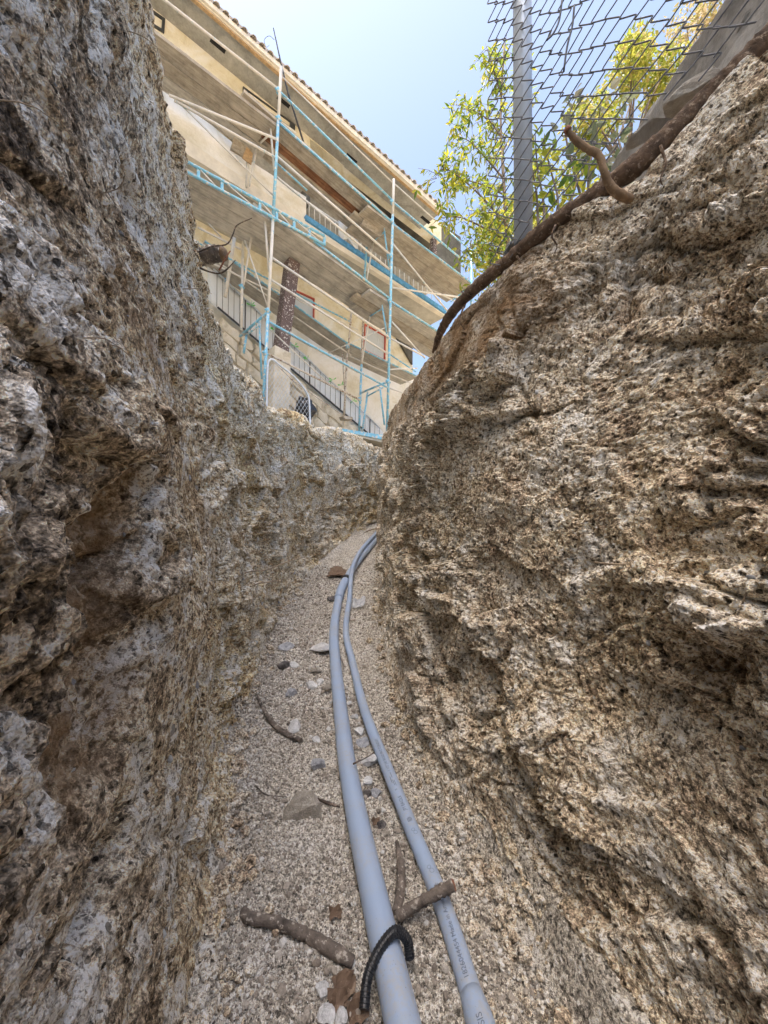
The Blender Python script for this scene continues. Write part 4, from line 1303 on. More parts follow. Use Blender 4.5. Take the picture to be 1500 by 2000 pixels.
def pipe_text(txt, z0, size, r, phi0, squeeze=1.0, shapes=None):
    if shapes is None:
        cu = bpy.data.curves.new('print', 'FONT')
        cu.body = txt
        cu.size = size
        tmp = bpy.data.objects.new('print', cu)
        COL.objects.link(tmp)
        dg = bpy.context.evaluated_depsgraph_get()
        me = bpy.data.meshes.new_from_object(tmp.evaluated_get(dg))
        bpy.data.objects.remove(tmp)
        vs = [(v.co.x * squeeze, v.co.y) for v in me.vertices]
        fs = [list(p.vertices) for p in me.polygons]
        bpy.data.meshes.remove(me)
    else:
        vs, fs = shapes
    mb_ = MB()
    s0 = PP.at_z(z0)
    out = []
    for x_, y_ in vs:
        p, tan, up, right = PP.frame(s0 + x_)
        phi = phi0 + y_ / r
        q = p + (up * math.cos(phi) - right * math.sin(phi)) * (r + .0011)
        out.append(C(*q))
    mb_.add(out, fs)
    return mb_.build('printed_text', M['ink'], c2)
pipe_text('SUNLIGHT RESIS', .630, .0175, .0292, .02, .95)
pipe_text('1826044454 Made in Amer', .808, .0150, NR, .05, 1.02)
pipe_text('JM EAGLE', 1.262, .0165, NR, .0, .98)
pipe_text('1 1/2" J40 RIGID PVC CONDUIT', 1.455, .0165, NR, .0, .95)
def bars():
    vs, fs = [], []
    for x0, y0, w_, h_ in ((0, 0, .03, .002), (0.004, .005, .03, .002), (.02, .010, .035, .002), (.045, .003, .03, .002), (-.02, .004, .006, .002), (-.02, .009, .006, .002)):
        k_ = len(vs)
        n_ = 6
        for i_ in range(n_ + 1):
            vs += [(x0 + w_ * i_ / n_, y0), (x0 + w_ * i_ / n_, y0 + h_)]
        for i_ in range(n_):
            fs.append([k_ + 2 * i_, k_ + 2 * i_ + 2, k_ + 2 * i_ + 3, k_ + 2 * i_ + 1])
    return vs, fs
pipe_text('', 1.375, 1, NR, .0, shapes=bars())
def round_mark():
    vs, fs = [], []
    for yy in (-.0075, -.0035, .0005, .0045):
        hw = math.sqrt(max(0, .0095 ** 2 - (yy + .0008) ** 2))
        k_ = len(vs)
        vs += [(-hw, yy), (0, yy), (hw, yy), (hw, yy + .0022), (0, yy + .0022), (-hw, yy + .0022)]
        fs += [[k_, k_ + 1, k_ + 4, k_ + 5], [k_ + 1, k_ + 2, k_ + 3, k_ + 4]]
    return vs, fs
pipe_text('', 1.225, 1, NR, .15, shapes=round_mark())
pipe_text('', 1.005, 1, NR, .15, shapes=round_mark())
def ul_mark():
    vs, fs = [], []
    for cx_, cy_, r_ in ((0, 0, .0065), (.012, .004, .0055)):
        k_ = len(vs)
        for i_ in range(16):
            a_ = 2 * math.pi * i_ / 16
            vs += [(cx_ + r_ * math.cos(a_), cy_ + r_ * math.sin(a_)), (cx_ + (r_ - .0009) * math.cos(a_), cy_ + (r_ - .0009) * math.sin(a_))]
        for i_ in range(16):
            j_ = (i_ + 1) % 16
            fs.append([k_ + 2 * i_, k_ + 2 * j_, k_ + 2 * j_ + 1, k_ + 2 * i_ + 1])
    return vs, fs
pipe_text('', 1.175, 1, NR, .05, shapes=ul_mark())
pipe_text('', 1.05, 1, NR, .05, shapes=ul_mark())

# ------------------------------------------------------------------ ribbed hose hooped over the wide conduit
pts = spline([P(711, 1972, .775), P(719, 1905, .815), P(744, 1850, .85), P(773, 1819, .872), P(795, 1836, .872), P(801, 1872, .858)], 70)
pts = spline(pts, 190)
mb_ = MB(); mb_.tube(pts, [.0108 + (.0010 if i_ % 6 in (0, 1) else -.0002) for i_ in range(190)], 14)
mb_.sm = [False] * len(mb_.f)
tag(mb_.build('hose_piece', M['rubber']), 'short black ribbed hose bent over the wide conduit', 'hose')

# ------------------------------------------------------------------ sticks
def stick(name, pts, rad, mat, label, n=12, samples=40, seed=1, cut=None, cat='stick'):
    sp_ = spline(pts, samples)
    rr = random.Random(seed)
    rads = []
    for i_ in range(samples):
        u_ = i_ / (samples - 1) * (len(rad) - 1)
        k_ = min(int(u_), len(rad) - 2)
        rads.append((rad[k_] + (rad[k_ + 1] - rad[k_]) * (u_ - k_)) * (1 + rr.uniform(-.09, .09)))
    mb_ = MB(); mb_.tube(sp_, rads, n, jitter=.11, seed=seed)
    ob = mb_.build(name, mat)
    tag(ob, label, cat)
    if cut:
        e = sp_[-1] - sp_[-2]
        mb_ = MB(); mb_.tube([sp_[-1] - e * .3, sp_[-1] + e.normalized() * .004], [rads[-1] * 1.02, rads[-1] * .8], n)
        mb_.build('cut_end', cut, ob)
    return ob
stick('stick', [FL(474, 1776, .012), FL(486, 1792, .013), FL(530, 1800, .015), FL(590, 1822, .015), FL(640, 1850, .015), FL(690, 1880, .014)], [.009, .014, .0125, .0135, .0145, .0125], M['bark'], 'weathered grey stick lying left of the wide conduit near the hose', seed=3)
stick('stick', [FL(776, 1792, .016), FL(800, 1775, .030), FL(830, 1758, .056), FL(862, 1740, .064), FL(885, 1729, .068)], [.012, .0135, .0125, .014, .0135], M['bark'], 'short broken stick resting across the narrow conduit, red cut end', seed=5, cut=M['cutwood'])
stick('stick', [FL(775, 1645, .004), FL(783, 1690, .010), FL(782, 1740, .012), FL(774, 1785, .010)], [.006, .012, .014, .011], M['bark'], 'pale knotty stick half buried between the two conduits', seed=6)
stick('stick', [FL(502, 1356, .006), FL(512, 1380, .012), FL(535, 1415, .014), FL(562, 1434, .014), FL(588, 1446, .012)], [.004, .009, .011, .0125, .0105], M['bark'], 'thin dark stick lying on the gravel by the left bank', seed=7)
stick('twig', [FL(690, 1492, .08), FL(700, 1487, .075), FL(718, 1478, .05), FL(740, 1462, .01)], [.004, .003, .002, .0015], M['bark_dark'], 'tiny twig sticking over the edge of the wide conduit', n=6, seed=8, cat='twig')
stick('twig', [FL(648, 1262, .02), FL(668, 1290, .015), FL(672, 1310, .01)], [.004, .004, .003], M['bark'], 'tiny twig between the conduits in the middle distance', n=6, seed=9, cat='twig')
stick('twig', [FL(500, 1535, .003), FL(520, 1552, .004), FL(560, 1556, .003)], [.002, .0025, .0015], M['bark'], 'thin curved twig on the gravel above the beige stone', n=5, seed=10, cat='twig')
stick('twig', [FL(620, 1560, .004), FL(640, 1568, .006), FL(664, 1576, .005)], [.004, .006, .003], M['bark_dark'], 'dark curled twig right beside the wide conduit', n=6, seed=12, cat='twig')

# ------------------------------------------------------------------ stones
def rock_mesh(seed, sx, sy, sz, facets=9, sub=2):
    bm = bmesh.new()
    bmesh.ops.create_icosphere(bm, subdivisions=sub, radius=1)
    rr = random.Random(seed)
    planes = []
    for _ in range(facets):
        d_ = Vector((rr.gauss(0, 1), rr.gauss(0, 1), rr.gauss(0, 1))).normalized()
        planes.append((d_, rr.uniform(.42, .8)))
    for v in bm.verts:
        for d_, h_ in planes:
            e_ = v.co.dot(d_) - h_
            if e_ > 0:
                v.co -= d_ * e_
        v.co += Vector((rr.uniform(-1, 1), rr.uniform(-1, 1), rr.uniform(-1, 1))) * .025
        v.co = Vector((v.co.x * sx, v.co.y * sy, v.co.z * sz))
    me = bpy.data.meshes.new('stone')
    bm.to_mesh(me)
    bm.free()
    return me
def wedge_mesh(r):
    bm = bmesh.new()
    pts = [(-1, -.55, -.5), (1.05, -.5, -.5), (.95, .45, -.5), (.1, 1.25, -.5), (-.8, .5, -.5), (-.75, -.35, .05), (.75, -.4, .18), (.55, .3, .34), (.05, 1.0, .05), (-.4, .25, .40), (.15, -.1, .48), (-.95, -.1, -.2), (1.0, 0, -.15)]
    for p in pts:
        bm.verts.new(Vector(p) * r)
    bmesh.ops.convex_hull(bm, input=bm.verts)
    bmesh.ops.bevel(bm, geom=list(bm.edges), offset=r * .05, segments=1, affect='EDGES')
    bmesh.ops.triangulate(bm, faces=bm.faces)
    rr = random.Random(2)
    for v in bm.verts:
        v.co += Vector((rr.uniform(-1, 1), rr.uniform(-1, 1), rr.uniform(-1, 1))) * r * .03
    me = bpy.data.meshes.new('stone'); bm.to_mesh(me); bm.free()
    return me
def stone(px, py, wpx, mat, label, seed, flat=.6, h=0.25, elong=1.0):
    q = floor_pt(px, py)
    r = wpx / FPX * q.z / 2 * 1.15
    me = rock_mesh(seed, r * elong, r * .95, r * flat) if wpx < 60 else wedge_mesh(r * .92)
    me.materials.append(M[mat])
    ob = bpy.data.objects.new('stone', me)
    COL.objects.link(ob)
    ob.location = C(q.x, q.y, q.z) + Vector((0, 0, r * flat * (h if wpx < 60 else .62)))
    ob.rotation_euler = (random.Random(seed).uniform(-.2, .2), random.Random(seed + 1).uniform(-.2, .2), random.Random(seed + 2).uniform(0, 6.28)) if wpx < 60 else (0, 0, .15)
    return tag(ob, label, 'stone', 'stones on the trench floor')
for i_, a_ in enumerate([
    (590, 1585, 70, 'st_beige', 'largest stone, blunt beige wedge on the gravel left of the wide conduit', .62),
    (622, 1497, 34, 'st_gray', 'smooth blue-grey stone left of the wide conduit', .7),
    (624, 1270, 44, 'st_white', 'white angular stone touching the left side of the wide conduit', .5),
    (722, 1490, 36, 'st_white', 'flat white stone wedged between the two conduits', .6),
    (576, 1422, 38, 'st_white', 'pale flat stone beside the thin dark stick', .45),
    (608, 1343, 26, 'st_white', 'pale grey stone left of the wide conduit, above the thin stick', .7),
    (568, 1357, 24, 'st_gray', 'small grey stone left in the pebble patch by the left bank', .7),
    (556, 1302, 26, 'st_dark', 'dark blackish stone in the pebble patch', .7),
    (574, 1301, 20, 'st_white', 'white chip right beside the dark stone', .7),
    (560, 1266, 32, 'st_gray', 'pale grey slab at the upper end of the pebble patch', .45),
    (617, 1312, 22, 'st_beige', 'beige stone just left of the wide conduit in the pebble patch', .7),
    (636, 1345, 24, 'st_beige', 'tan stone pressed against the wide conduit', .7),
    (626, 1332, 16, 'st_white', 'small white stone near the tan one by the conduit', .7),
    (707, 1452, 26, 'st_gray', 'mottled grey stone between the conduits above the flat white one', .7),
    (703, 1432, 22, 'st_white', 'white rounded stone between the conduits, farther up', .7),
    (694, 1402, 16, 'st_white', 'white cube-like pebble between the conduits', .8),
    (683, 1375, 12, 'st_white', 'smallest white pebble high between the conduits', .8),
    (717, 1528, 22, 'st_white', 'white pebble between the conduits below the flat white stone', .7),
    (735, 1553, 26, 'st_gray', 'grey stone between the conduits beside a dark gap', .7),
    (716, 1552, 18, 'st_dark', 'black pebble pressed against the wide conduit', .7),
    (744, 1612, 20, 'st_dark', 'dark pebble between the conduits above the knotty stick', .6),
    (752, 1628, 18, 'st_beige', 'beige pebble below the dark one between the conduits', .6),
    (616, 1448, 20, 'st_white', 'white pebble right of the thin dark stick end', .6),
    (629, 1940, 30, 'st_white', 'white stone left of the hose end near the bottom', .75),
    (637, 1988, 34, 'st_white', 'white stone at the very bottom, left one of two', .75),
    (668, 1992, 30, 'st_white', 'white stone at the very bottom, right one of two', .8),
    (645, 1888, 20, 'st_beige', 'yellowish pebble just below the grey stick', .7),
    (435, 1808, 16, 'st_white', 'white pebble alone left of the grey stick', .8),
    (812, 1895, 18, 'st_beige', 'orange-tan pebble right of the hose', .7),
    (512, 1391, 12, 'st_white', 'white chip under the upper end of the thin stick', .7),
    (650, 1172, 22, 'st_dark', 'dark clod left of the conduit coupling', .6),
    (955, 1755, 20, 'st_beige', 'pale tan pebble right of the red cut stick end', .7),
    (898, 1640, 16, 'st_beige', 'brown pebble right of the narrow conduit', .8),
]):
    stone(a_[0], a_[1], a_[2], a_[3], a_[4], 40 + i_ * 3, a_[5])
# loose gravel: uncounted grains
def gravel():
    rr = np.random.RandomState(4)
    ico = bmesh.new(); bmesh.ops.create_icosphere(ico, subdivisions=1, radius=1)
    bv = np.array([v.co[:] for v in ico.verts]); bf = np.array([[v.index for v in f.verts] for f in ico.faces]); ico.free()
    V, F = [], []
    n_ = 26000
    k_ = 0
    for i_ in range(n_):
        z = math.exp(rr.uniform(math.log(.6), math.log(4.2)))
        lx, rx = float(leftX(z)), float(rightX(z))
        u_ = rr.rand()
        if z > 2.0 and rr.rand() < .35:
            u_ = rr.beta(2, 3) * .6
        X = lx + .02 + (rx - lx - .04) * u_
        r_ = min(.0016 + abs(rr.randn()) * .0012 + (rr.rand() < .035) * rr.rand() * .007, .010) * (1 if z < 1.5 else 1 + .35 * (z - 1.5))
        if i_ < 420:                     # the stonier patch left of the wide conduit
            z = rr.uniform(1.75, 3.3)
            X = float(wideX(z)) - .05 - .42 * rr.rand() ** 1.3
            r_ = .004 + .011 * rr.rand() ** 2.5
        elif i_ < 560:                   # chips caught between the conduits
            z = rr.uniform(.95, 2.3)
            X = float(wideX(z)) + (float(narX(z)) - float(wideX(z))) * rr.uniform(.25, .8)
            r_ = .003 + .008 * rr.rand() ** 2
        V.append((X, z, r_)); k_ += 1
    A = np.array(V)
    H = floor_h(A[:, 0], A[:, 1])
    out = np.zeros((n_, len(bv), 3))
    sc = rr.uniform(.65, 1.25, (n_, 1, 3))
    jit = 1 + rr.uniform(-.3, .3, (n_, len(bv), 1))
    ang = rr.uniform(0, 6.28, n_)
    b_ = bv[None] * sc * jit
    ca, sa = np.cos(ang)[:, None], np.sin(ang)[:, None]
    bx = b_[..., 0] * ca - b_[..., 2] * sa
    bz = b_[..., 0] * sa + b_[..., 2] * ca
    out[..., 0] = A[:, 0:1] + bx * A[:, 2:3]
    out[..., 1] = (H[:, None] + A[:, 2:3] * .45) + b_[..., 1] * A[:, 2:3] * .8
    out[..., 2] = A[:, 1:2] + bz * A[:, 2:3]
    w = to_world(out.reshape(-1, 3))
    Fc = (bf[None] + (np.arange(n_) * len(bv))[:, None, None]).reshape(-1, 3)
    me = bpy.data.meshes.new('gravel')
    me.from_pydata(w.tolist(), [], Fc.tolist())
    me.materials.append(M['grain'])
    o = bpy.data.objects.new('gravel', me)
    COL.objects.link(o)
    tag(o, 'loose granite gravel strewn over the trench floor', 'gravel')
    o['kind'] = 'stuff'
gravel()

# stones standing out of both cut banks, and clods fallen along their feet
rb = np.random.RandomState(12)
emb = [rock_mesh(200 + i_, 1.0, .8, .7, 8, 2) for i_ in range(8)]
for i_, me in enumerate(emb):
    me.materials.append(M[('st_beige', 'st_gray', 'st_white', 'st_beige', 'st_beige', 'st_beige', 'st_white', 'st_gray')[i_]])
for nm in ('left_bank', 'right_bank'):
    bank, pcs, nr = WALLS[nm]
    nu_, nv_ = pcs.shape[:2]
    for i_ in range(150):
        a_ = int(rb.uniform(90, nu_ - 160)); b_ = int(rb.uniform(45, nv_ - 50))
        p_ = pcs[a_, b_]; n_ = nr[a_, b_]
        sz = (.0035 + .0075 * rb.rand() ** 3) * (1 + .5 * max(0, p_[2] - .6))
        o = bpy.data.objects.new('stone', emb[rb.randint(8)])
        COL.objects.link(o)
        o.parent = bank
        o.location = C(*(p_ - n_ * sz * .25))
        o.rotation_euler = tuple(rb.uniform(0, 6.28, 3))
        o.scale = (sz * 1.3, sz, sz)
def clods():
    mb_ = MB()
    bm = bmesh.new(); bmesh.ops.create_icosphere(bm, subdivisions=2, radius=1)
    bv = [v.co.copy() for v in bm.verts]; bf = [[v.index for v in f.verts] for f in bm.faces]; bm.free()
    rr = random.Random(31)
    for i_ in range(1100):
        z = math.exp(rr.uniform(math.log(.65), math.log(4.0)))
        lft = rr.random() < .5
        dd = abs(rr.gauss(0, .05)) + .01
        X = float(leftX(z)) + dd if lft else float(rightX(z)) - dd
        r_ = (.004 + .012 * rr.random() ** 3) * (1 + .25 * z)
        c_ = C(X, float(floor_h(np.array([X]), np.array([z]))[0]) + r_ * .35, z)
        j_ = [1 + rr.uniform(-.22, .22) for _ in bv]
        sx, sy, sz = rr.uniform(.7, 1.3), rr.uniform(.7, 1.3), rr.uniform(.55, .95)
        mb_.add([c_ + Vector((v.x * sx, v.y * sy, v.z * sz)) * (r_ * k_) for v, k_ in zip(bv, j_)], bf)
    o = mb_.build('clods', M['bank_right'])
    tag(o, 'crumbled earth clods fallen along the foot of both banks', 'clods')
    o['kind'] = 'stuff'
clods()
def hair_roots():
    mb_ = MB()
    rr = np.random.RandomState(5)
    for nm in ('left_bank', 'right_bank'):
        bank, pcs, nr = WALLS[nm]
        for i_ in range(46):
            a_ = int(rr.uniform(110, 600)); b_ = int(rr.uniform(180, 395))
            p_ = pcs[a_, b_].copy(); n_ = nr[a_, b_]
            pts = [C(*(p_ - n_ * .004))]
            d_ = n_ * .6 + rr.uniform(-1, 1, 3) * .8
            d_[1] -= .3
            l_ = rr.uniform(.03, .11)
            for k_ in range(4):
                d_ = d_ + rr.uniform(-.6, .6, 3) - np.array([0, .15, 0]) - (n_ * .25 if k_ > 1 else 0)
                p_ = p_ + d_ / np.linalg.norm(d_) * l_ / 4
                pts.append(C(*p_))
            r0 = .0008 + .0010 * rr.rand()
            mb_.tube(spline(pts, 9), [r0 * (1 - .08 * q_) for q_ in range(9)], 4, cap=False)
    o = mb_.build('hair_roots', M['rootlet'])
    tag(o, 'fine hair roots hanging out of both cut banks', 'roots')
    o['kind'] = 'stuff'
hair_roots()

# ------------------------------------------------------------------ scraps on the floor
def crumple(name, center, ex, ey, ez, mat, label, cat, seed, thick=.002, n=9, amp=.35):
    rr = np.random.RandomState(seed)
    mb_ = MB()
    for i_ in range(n):
        for j_ in range(n):
            u_, v_ = i_ / (n - 1) - .5, j_ / (n - 1) - .5
            edge = 1 - .25 * rr.rand() * (abs(u_) > .4 or abs(v_) > .4)
            p = center + (ex * u_ + ey * v_) * edge + ez * (amp * float(fbm(np.array([[u_ * 3 + seed, v_ * 3, 0]], np.float32), 3)[0]) + .15)
            mb_.v.append(p)
    for i_ in range(n - 1):
        for j_ in range(n - 1):
            k_ = i_ * n + j_
            mb_.f.append([k_, k_ + n, k_ + n + 1, k_ + 1]); mb_.sm.append(False)
    ob = mb_.build(name, mat)
    so = ob.modifiers.new('thickness', 'SOLIDIFY'); so.thickness = thick
    return tag(ob, label, cat)
crumple('plastic_wrap', FL(700, 1178, .03), D(.13, 0, 0), D(0, .02, .16), D(0, .09, 0), M['clear_trash'], 'crumpled clear plastic wrap right of the conduit coupling', 'plastic wrap', 3)
crumple('board_scrap', FL(660, 1116, .02), D(.22, 0, .03), D(0, .05, .30), D(0, .05, 0), M['dryleaf'], 'flat dark scrap board lying far down the trench left of the conduits', 'board', 5, thick=.015, n=6, amp=.3)
for i_, (x_, y_, sz, lb) in enumerate(((672, 1925, .055, 'curled dry brown leaf beside the hose'), (660, 1952, .045, 'flat dry brown leaf below the hose, near white stones'), (655, 1783, .035, 'small tan dry leaf above the grey stick'), (700, 1975, .05, 'torn brown leaf under the end of the hose'), (735, 1605, .03, 'dark dry leaf between the conduits'))):
    crumple('dry_leaf', FL(x_, y_, .008), D(sz, 0, .2 * sz), D(-.15 * sz, .01, sz * .8), D(0, sz * .5, 0), M['dryleaf'], lb, 'leaf', 20 + i_, thick=.0012, n=6)

# ------------------------------------------------------------------ roots and shards in the banks
def rootline(name, pts, rad, mat, label, cat='root', samples=30, n=10, seed=1, jit=.06):
    sp_ = spline([Vector(p) for p in pts], samples)
    rr = random.Random(seed)
    rads = []
    for i_ in range(samples):
        u_ = i_ / (samples - 1) * (len(rad) - 1)
        k_ = min(int(u_), len(rad) - 2)
        rads.append((rad[k_] + (rad[k_ + 1] - rad[k_]) * (u_ - k_)) * (1 + rr.uniform(-.07, .07)))
    mb_ = MB(); mb_.tube(sp_, rads, n, jitter=jit, seed=seed)
    ob = mb_.build(name, mat)
    return tag(ob, label, cat)
crest = rootline('tree_root', [P(1600, -20, .83), P(1500, 75, .86), P(1440, 140, .885), P(1380, 195, .915), P(1300, 270, .95), P(1240, 325, .985), P(1185, 366, 1.035), P(1140, 398, 1.08), P(1090, 430, 1.14), P(1040, 470, 1.21), P(990, 512, 1.30), P(945, 548, 1.40), P(905, 585, 1.52), P(875, 622, 1.65), P(858, 655, 1.76), P(848, 688, 1.86)],
         [.027, .026, .028, .027, .025, .027, .025, .026, .024, .025, .023, .024, .021, .021, .017, .012], M['root'], 'long thick brown root running along the crest of the right bank', samples=150, n=16, seed=21, jit=.09)
for i_, (lb_, pts_) in enumerate((('a', [P(1290, 285, .93), P(1300, 320, .92), P(1290, 350, .925), P(1300, 372, .93)]), ('b', [P(1085, 440, 1.12), P(1078, 462, 1.11), P(1088, 480, 1.12), P(1080, 500, 1.13)]), ('c', [P(905, 600, 1.49), P(898, 625, 1.49), P(908, 645, 1.5)]), ('d', [P(1010, 500, 1.24), P(1018, 520, 1.23), P(1008, 545, 1.24)]), ('e', [P(880, 640, 1.62), P(895, 650, 1.6), P(890, 672, 1.62)]))):
    mb_ = MB(); mb_.tube(spline(pts_, 12), [.004 * (1 - .07 * q_) for q_ in range(12)], 6, jitter=.1, seed=i_); mb_.build('side_root', M['root'], crest)
stub = rootline('root_stub', [P(1110, 256, .955), P(1125, 274, .955), P(1148, 291, .95), P(1170, 304, .945), P(1180, 335, .94), P(1190, 360, .945), P(1210, 380, .95), P(1240, 392, .985)], [.0065, .0088, .0085, .0088, .0086, .0095, .0115, .010], M['stub'], 'bent tan root stub curling up from the right bank in front of the fence', samples=40, n=10, seed=22)
mb_ = MB(); mb_.tube([P(1110.5, 256.5, .955), P(1106, 251, .956)], [.0098, .008], 10); mb_.build('cut_end', M['cutwood'], stub)
ls = rootline('root_stump', [P(345, 500, 1.50), P(370, 506, 1.49), P(400, 500, 1.47), P(425, 495, 1.455), P(438, 496, 1.45)], [.034, .034, .031, .030, .020], M['bark'], 'thick dark root stump poking out of the left bank against the building', samples=26, n=14, seed=23, jit=.14)
mb_ = MB(); mb_.tube([P(434, 496, 1.45), P(440, 496, 1.449), P(443, 496, 1.448)], [.026, .022, .010], 12, jitter=.1); mb_.build('worn_end', M['stub'], ls)
for lb, pts, rad, sd in (
    ('long dark twig curving up above the root stump', [P(345, 492, 1.50), P(385, 492, 1.44), P(415, 481, 1.42), P(443, 477, 1.40), P(455, 458, 1.40), P(463, 440, 1.40), P(492, 426, 1.40)], [.0028, .003, .0028, .0026, .0025, .0022, .0012], 1),
    ('dark twig hooking up below the root stump', [P(350, 500, 1.48), P(372, 512, 1.44), P(395, 526, 1.42), P(425, 534, 1.41), P(442, 527, 1.40), P(460, 508, 1.40)], [.0022, .0025, .0027, .0027, .003, .0015], 2),
    ('thin twig passing under the root stump', [P(305, 512, 1.40), P(340, 520, 1.42), P(368, 528, 1.43), P(385, 522, 1.42), P(412, 532, 1.41)], [.004, .005, .004, .004, .002], 3),
    ('short reddish twig below the tip of the root stump', [P(428, 528, 1.43), P(440, 505, 1.42), P(450, 490, 1.42)], [.0032, .003, .002], 4)):
    rootline('twig', pts, rad, M['bark_dark'] if sd != 4 else M['brick'], lb, 'twig', 24, 7, 30 + sd)
for lb, pts, r_ in (
    ('pale forked rootlet across the left bank, upper strand', [P(425, 1136, 2.05), P(455, 1126, 2.10), P(490, 1116, 2.16), P(520, 1113, 2.22), P(560, 1098, 2.3), P(600, 1086, 2.5)], .0045),
    ('pale rootlet across the left bank, lower strand', [P(488, 1146, 2.02), P(510, 1138, 2.06), P(530, 1136, 2.12), P(556, 1130, 2.2)], .004),
    ('thin rootlet arching over the far end of the conduits', [P(712, 1040, 3.9), P(728, 1034, 3.8), P(745, 1033, 3.7), P(770, 1034, 3.55)], .006),
    ('thin rootlet hanging on the middle of the right bank', [P(1000, 786, 1.32), P(1030, 782, 1.25), P(1060, 768, 1.2)], .003),
    ('fine rootlet low on the right bank', [P(1075, 1560, .86), P(1095, 1520, .84), P(1110, 1470, .83)], .0022),
    ('fine rootlet on the right bank ledge', [P(1160, 1098, .86), P(1200, 1102, .83), P(1240, 1100, .81)], .0022)):
    rootline('rootlet', pts, [r_ * .8, r_, r_ * .9, r_ * .5], M['rootlet'], lb, 'root', 20, 6, hash(lb) % 97, .12)
me = rock_mesh(77, .018, .03, .048, 8); me.materials.append(M['brick'])
ob = bpy.data.objects.new('brick_shard', me); COL.objects.link(ob); ob.location = P(207, 398, .745); ob.rotation_euler = (.2, .1, .4)
tag(ob, 'red brick shard stuck in a hole of the left bank', 'brick')
me = rock_mesh(78, .03, .022, .018, 8); me.materials.append(M['brick'])
ob = bpy.data.objects.new('brick_shard', me); COL.objects.link(ob); ob.location = P(324, 500, 1.28)
tag(ob, 'small reddish brick chip in the left bank beside the root stump', 'brick')

# ------------------------------------------------------------------ fence on the right bank
FA, FB = Vector((.455, 1.22)), Vector((.755, .85))
def FE(s, Y):                       # s = 0 at the post, 1 about half a metre nearer; Y height
    q = FA + (FB - FA) * s
    return C(q.x, Y, q.y)
fence = thing('chain_link_fence', 'galvanised chain link fence with round steel post above the thick root', 'fence', FE(0, .86))
mb_ = MB(); mb_.tube([P(1022, 478, 1.25), P(1020, 0, 1.25), P(1019, -320, 1.25)], .030, 20); mb_.build('fence_post', M['galv'], fence)
FLn = (FB - FA).length
def fbot(s):
    return .885 + .155 * min(1.3, s) if s > 0 else .885
DS = .032                             # half diagonal of a mesh diamond
rf = random.Random(9)
for k in range(-5, 24):
    pts = []
    for j in range(52):
        Y = 2.05 - j * DS
        zig = (j + k) % 2
        s_ = (k * DS + (DS if zig else 0.0)) / FLn
        s_ += .018 * math.sin(Y * 6 + .6 * k)
        if s_ > -.02 and Y < fbot(max(s_, 0)) - .02 * rf.random():
            break
        if s_ < -.30 or Y < .86:
            break
        q = FA + (FB - FA) * s_
        off = .012 * math.sin(k * .7 + Y * 4)
        dpt = .004 * (1 if zig else -1)
        pts.append(C(q.x + off + dpt, Y + rf.uniform(-.003, .003), q.y + off - dpt))
    if len(pts) > 2:
        path = [pts[0]]
        for a_, b_, c_ in zip(pts, pts[1:], pts[2:]):
            path += [b_.lerp(a_, .10), b_.lerp(a_, .02).lerp(c_, .02), b_.lerp(c_, .10)]
        path.append(pts[-1])
        mb_ = MB(); mb_.tube(path, .0018, 6, cap=False)
        mb_.build('wire', M['galv_dark'], fence)
# tie wires dangling on the mesh
for sd, pts in ((1, [P(1098, 0, 1.1), P(1092, 40, 1.1), P(1080, 66, 1.1), P(1068, 78, 1.1)]), (2, [P(1122, 10, 1.08), P(1118, 50, 1.08), P(1108, 90, 1.08), P(1101, 140, 1.08)])):
    mb_ = MB(); mb_.tube(spline(pts, 14), .003, 5); mb_.build('tie_wire', M['rail_black'], fence)
# concrete kerb and rubble behind the fence
mb_ = MB()
nk = 60
K0, K1 = Vector((.918, 1.50)), Vector((.975, 1.10))      # kerb line (X, z): far end, nearer point
prof = [(-.03, -.62), (-.03, -.30), (-.02, -.215), (-.004, -.205), (0.0, -.19), (.004, -.10), (0.0, -.03), (.02, 0.0), (.12, .01), (.30, .0), (.30, -.62)]
for i_ in range(nk):
    u_ = -0.0 + 2.3 * i_ / (nk - 1)
    q_ = K0 + (K1 - K0) * u_
    topY = 1.427 + .073 * u_
    for j_, (dx, dy) in enumerate(prof):
        w_ = np.array([[q_.x * 9 + dx * 11, (topY + dy) * 11, q_.y * 11]], np.float32)
        w2 = w_ * 3.1
        amp = .020 if j_ < 3 else .010
        mb_.v.append(C(q_.x + dx + amp * float(fbm(w_, 3)[0]), topY + dy + .010 * float(fbm(w2 + 7, 2)[0]), q_.y + (.03 * float(fbm(w_ + 3, 2)[0]) if i_ == 0 else 0)))
m_ = len(prof)
for i_ in range(nk - 1):
    for j_ in range(m_):
        j2 = (j_ + 1) % m_
        mb_.f.append([i_ * m_ + j_, i_ * m_ + j2, (i_ + 1) * m_ + j2, (i_ + 1) * m_ + j_]); mb_.sm.append(False)
mb_.f.append(list(range(m_))); mb_.sm.append(False)
mb_.f.append([(nk - 1) * m_ + j_ for j_ in range(m_)][::-1]); mb_.sm.append(False)
tag(mb_.build('concrete_kerb', M['concrete']), 'rough grey concrete kerb rising behind the fence at upper right', 'kerb')
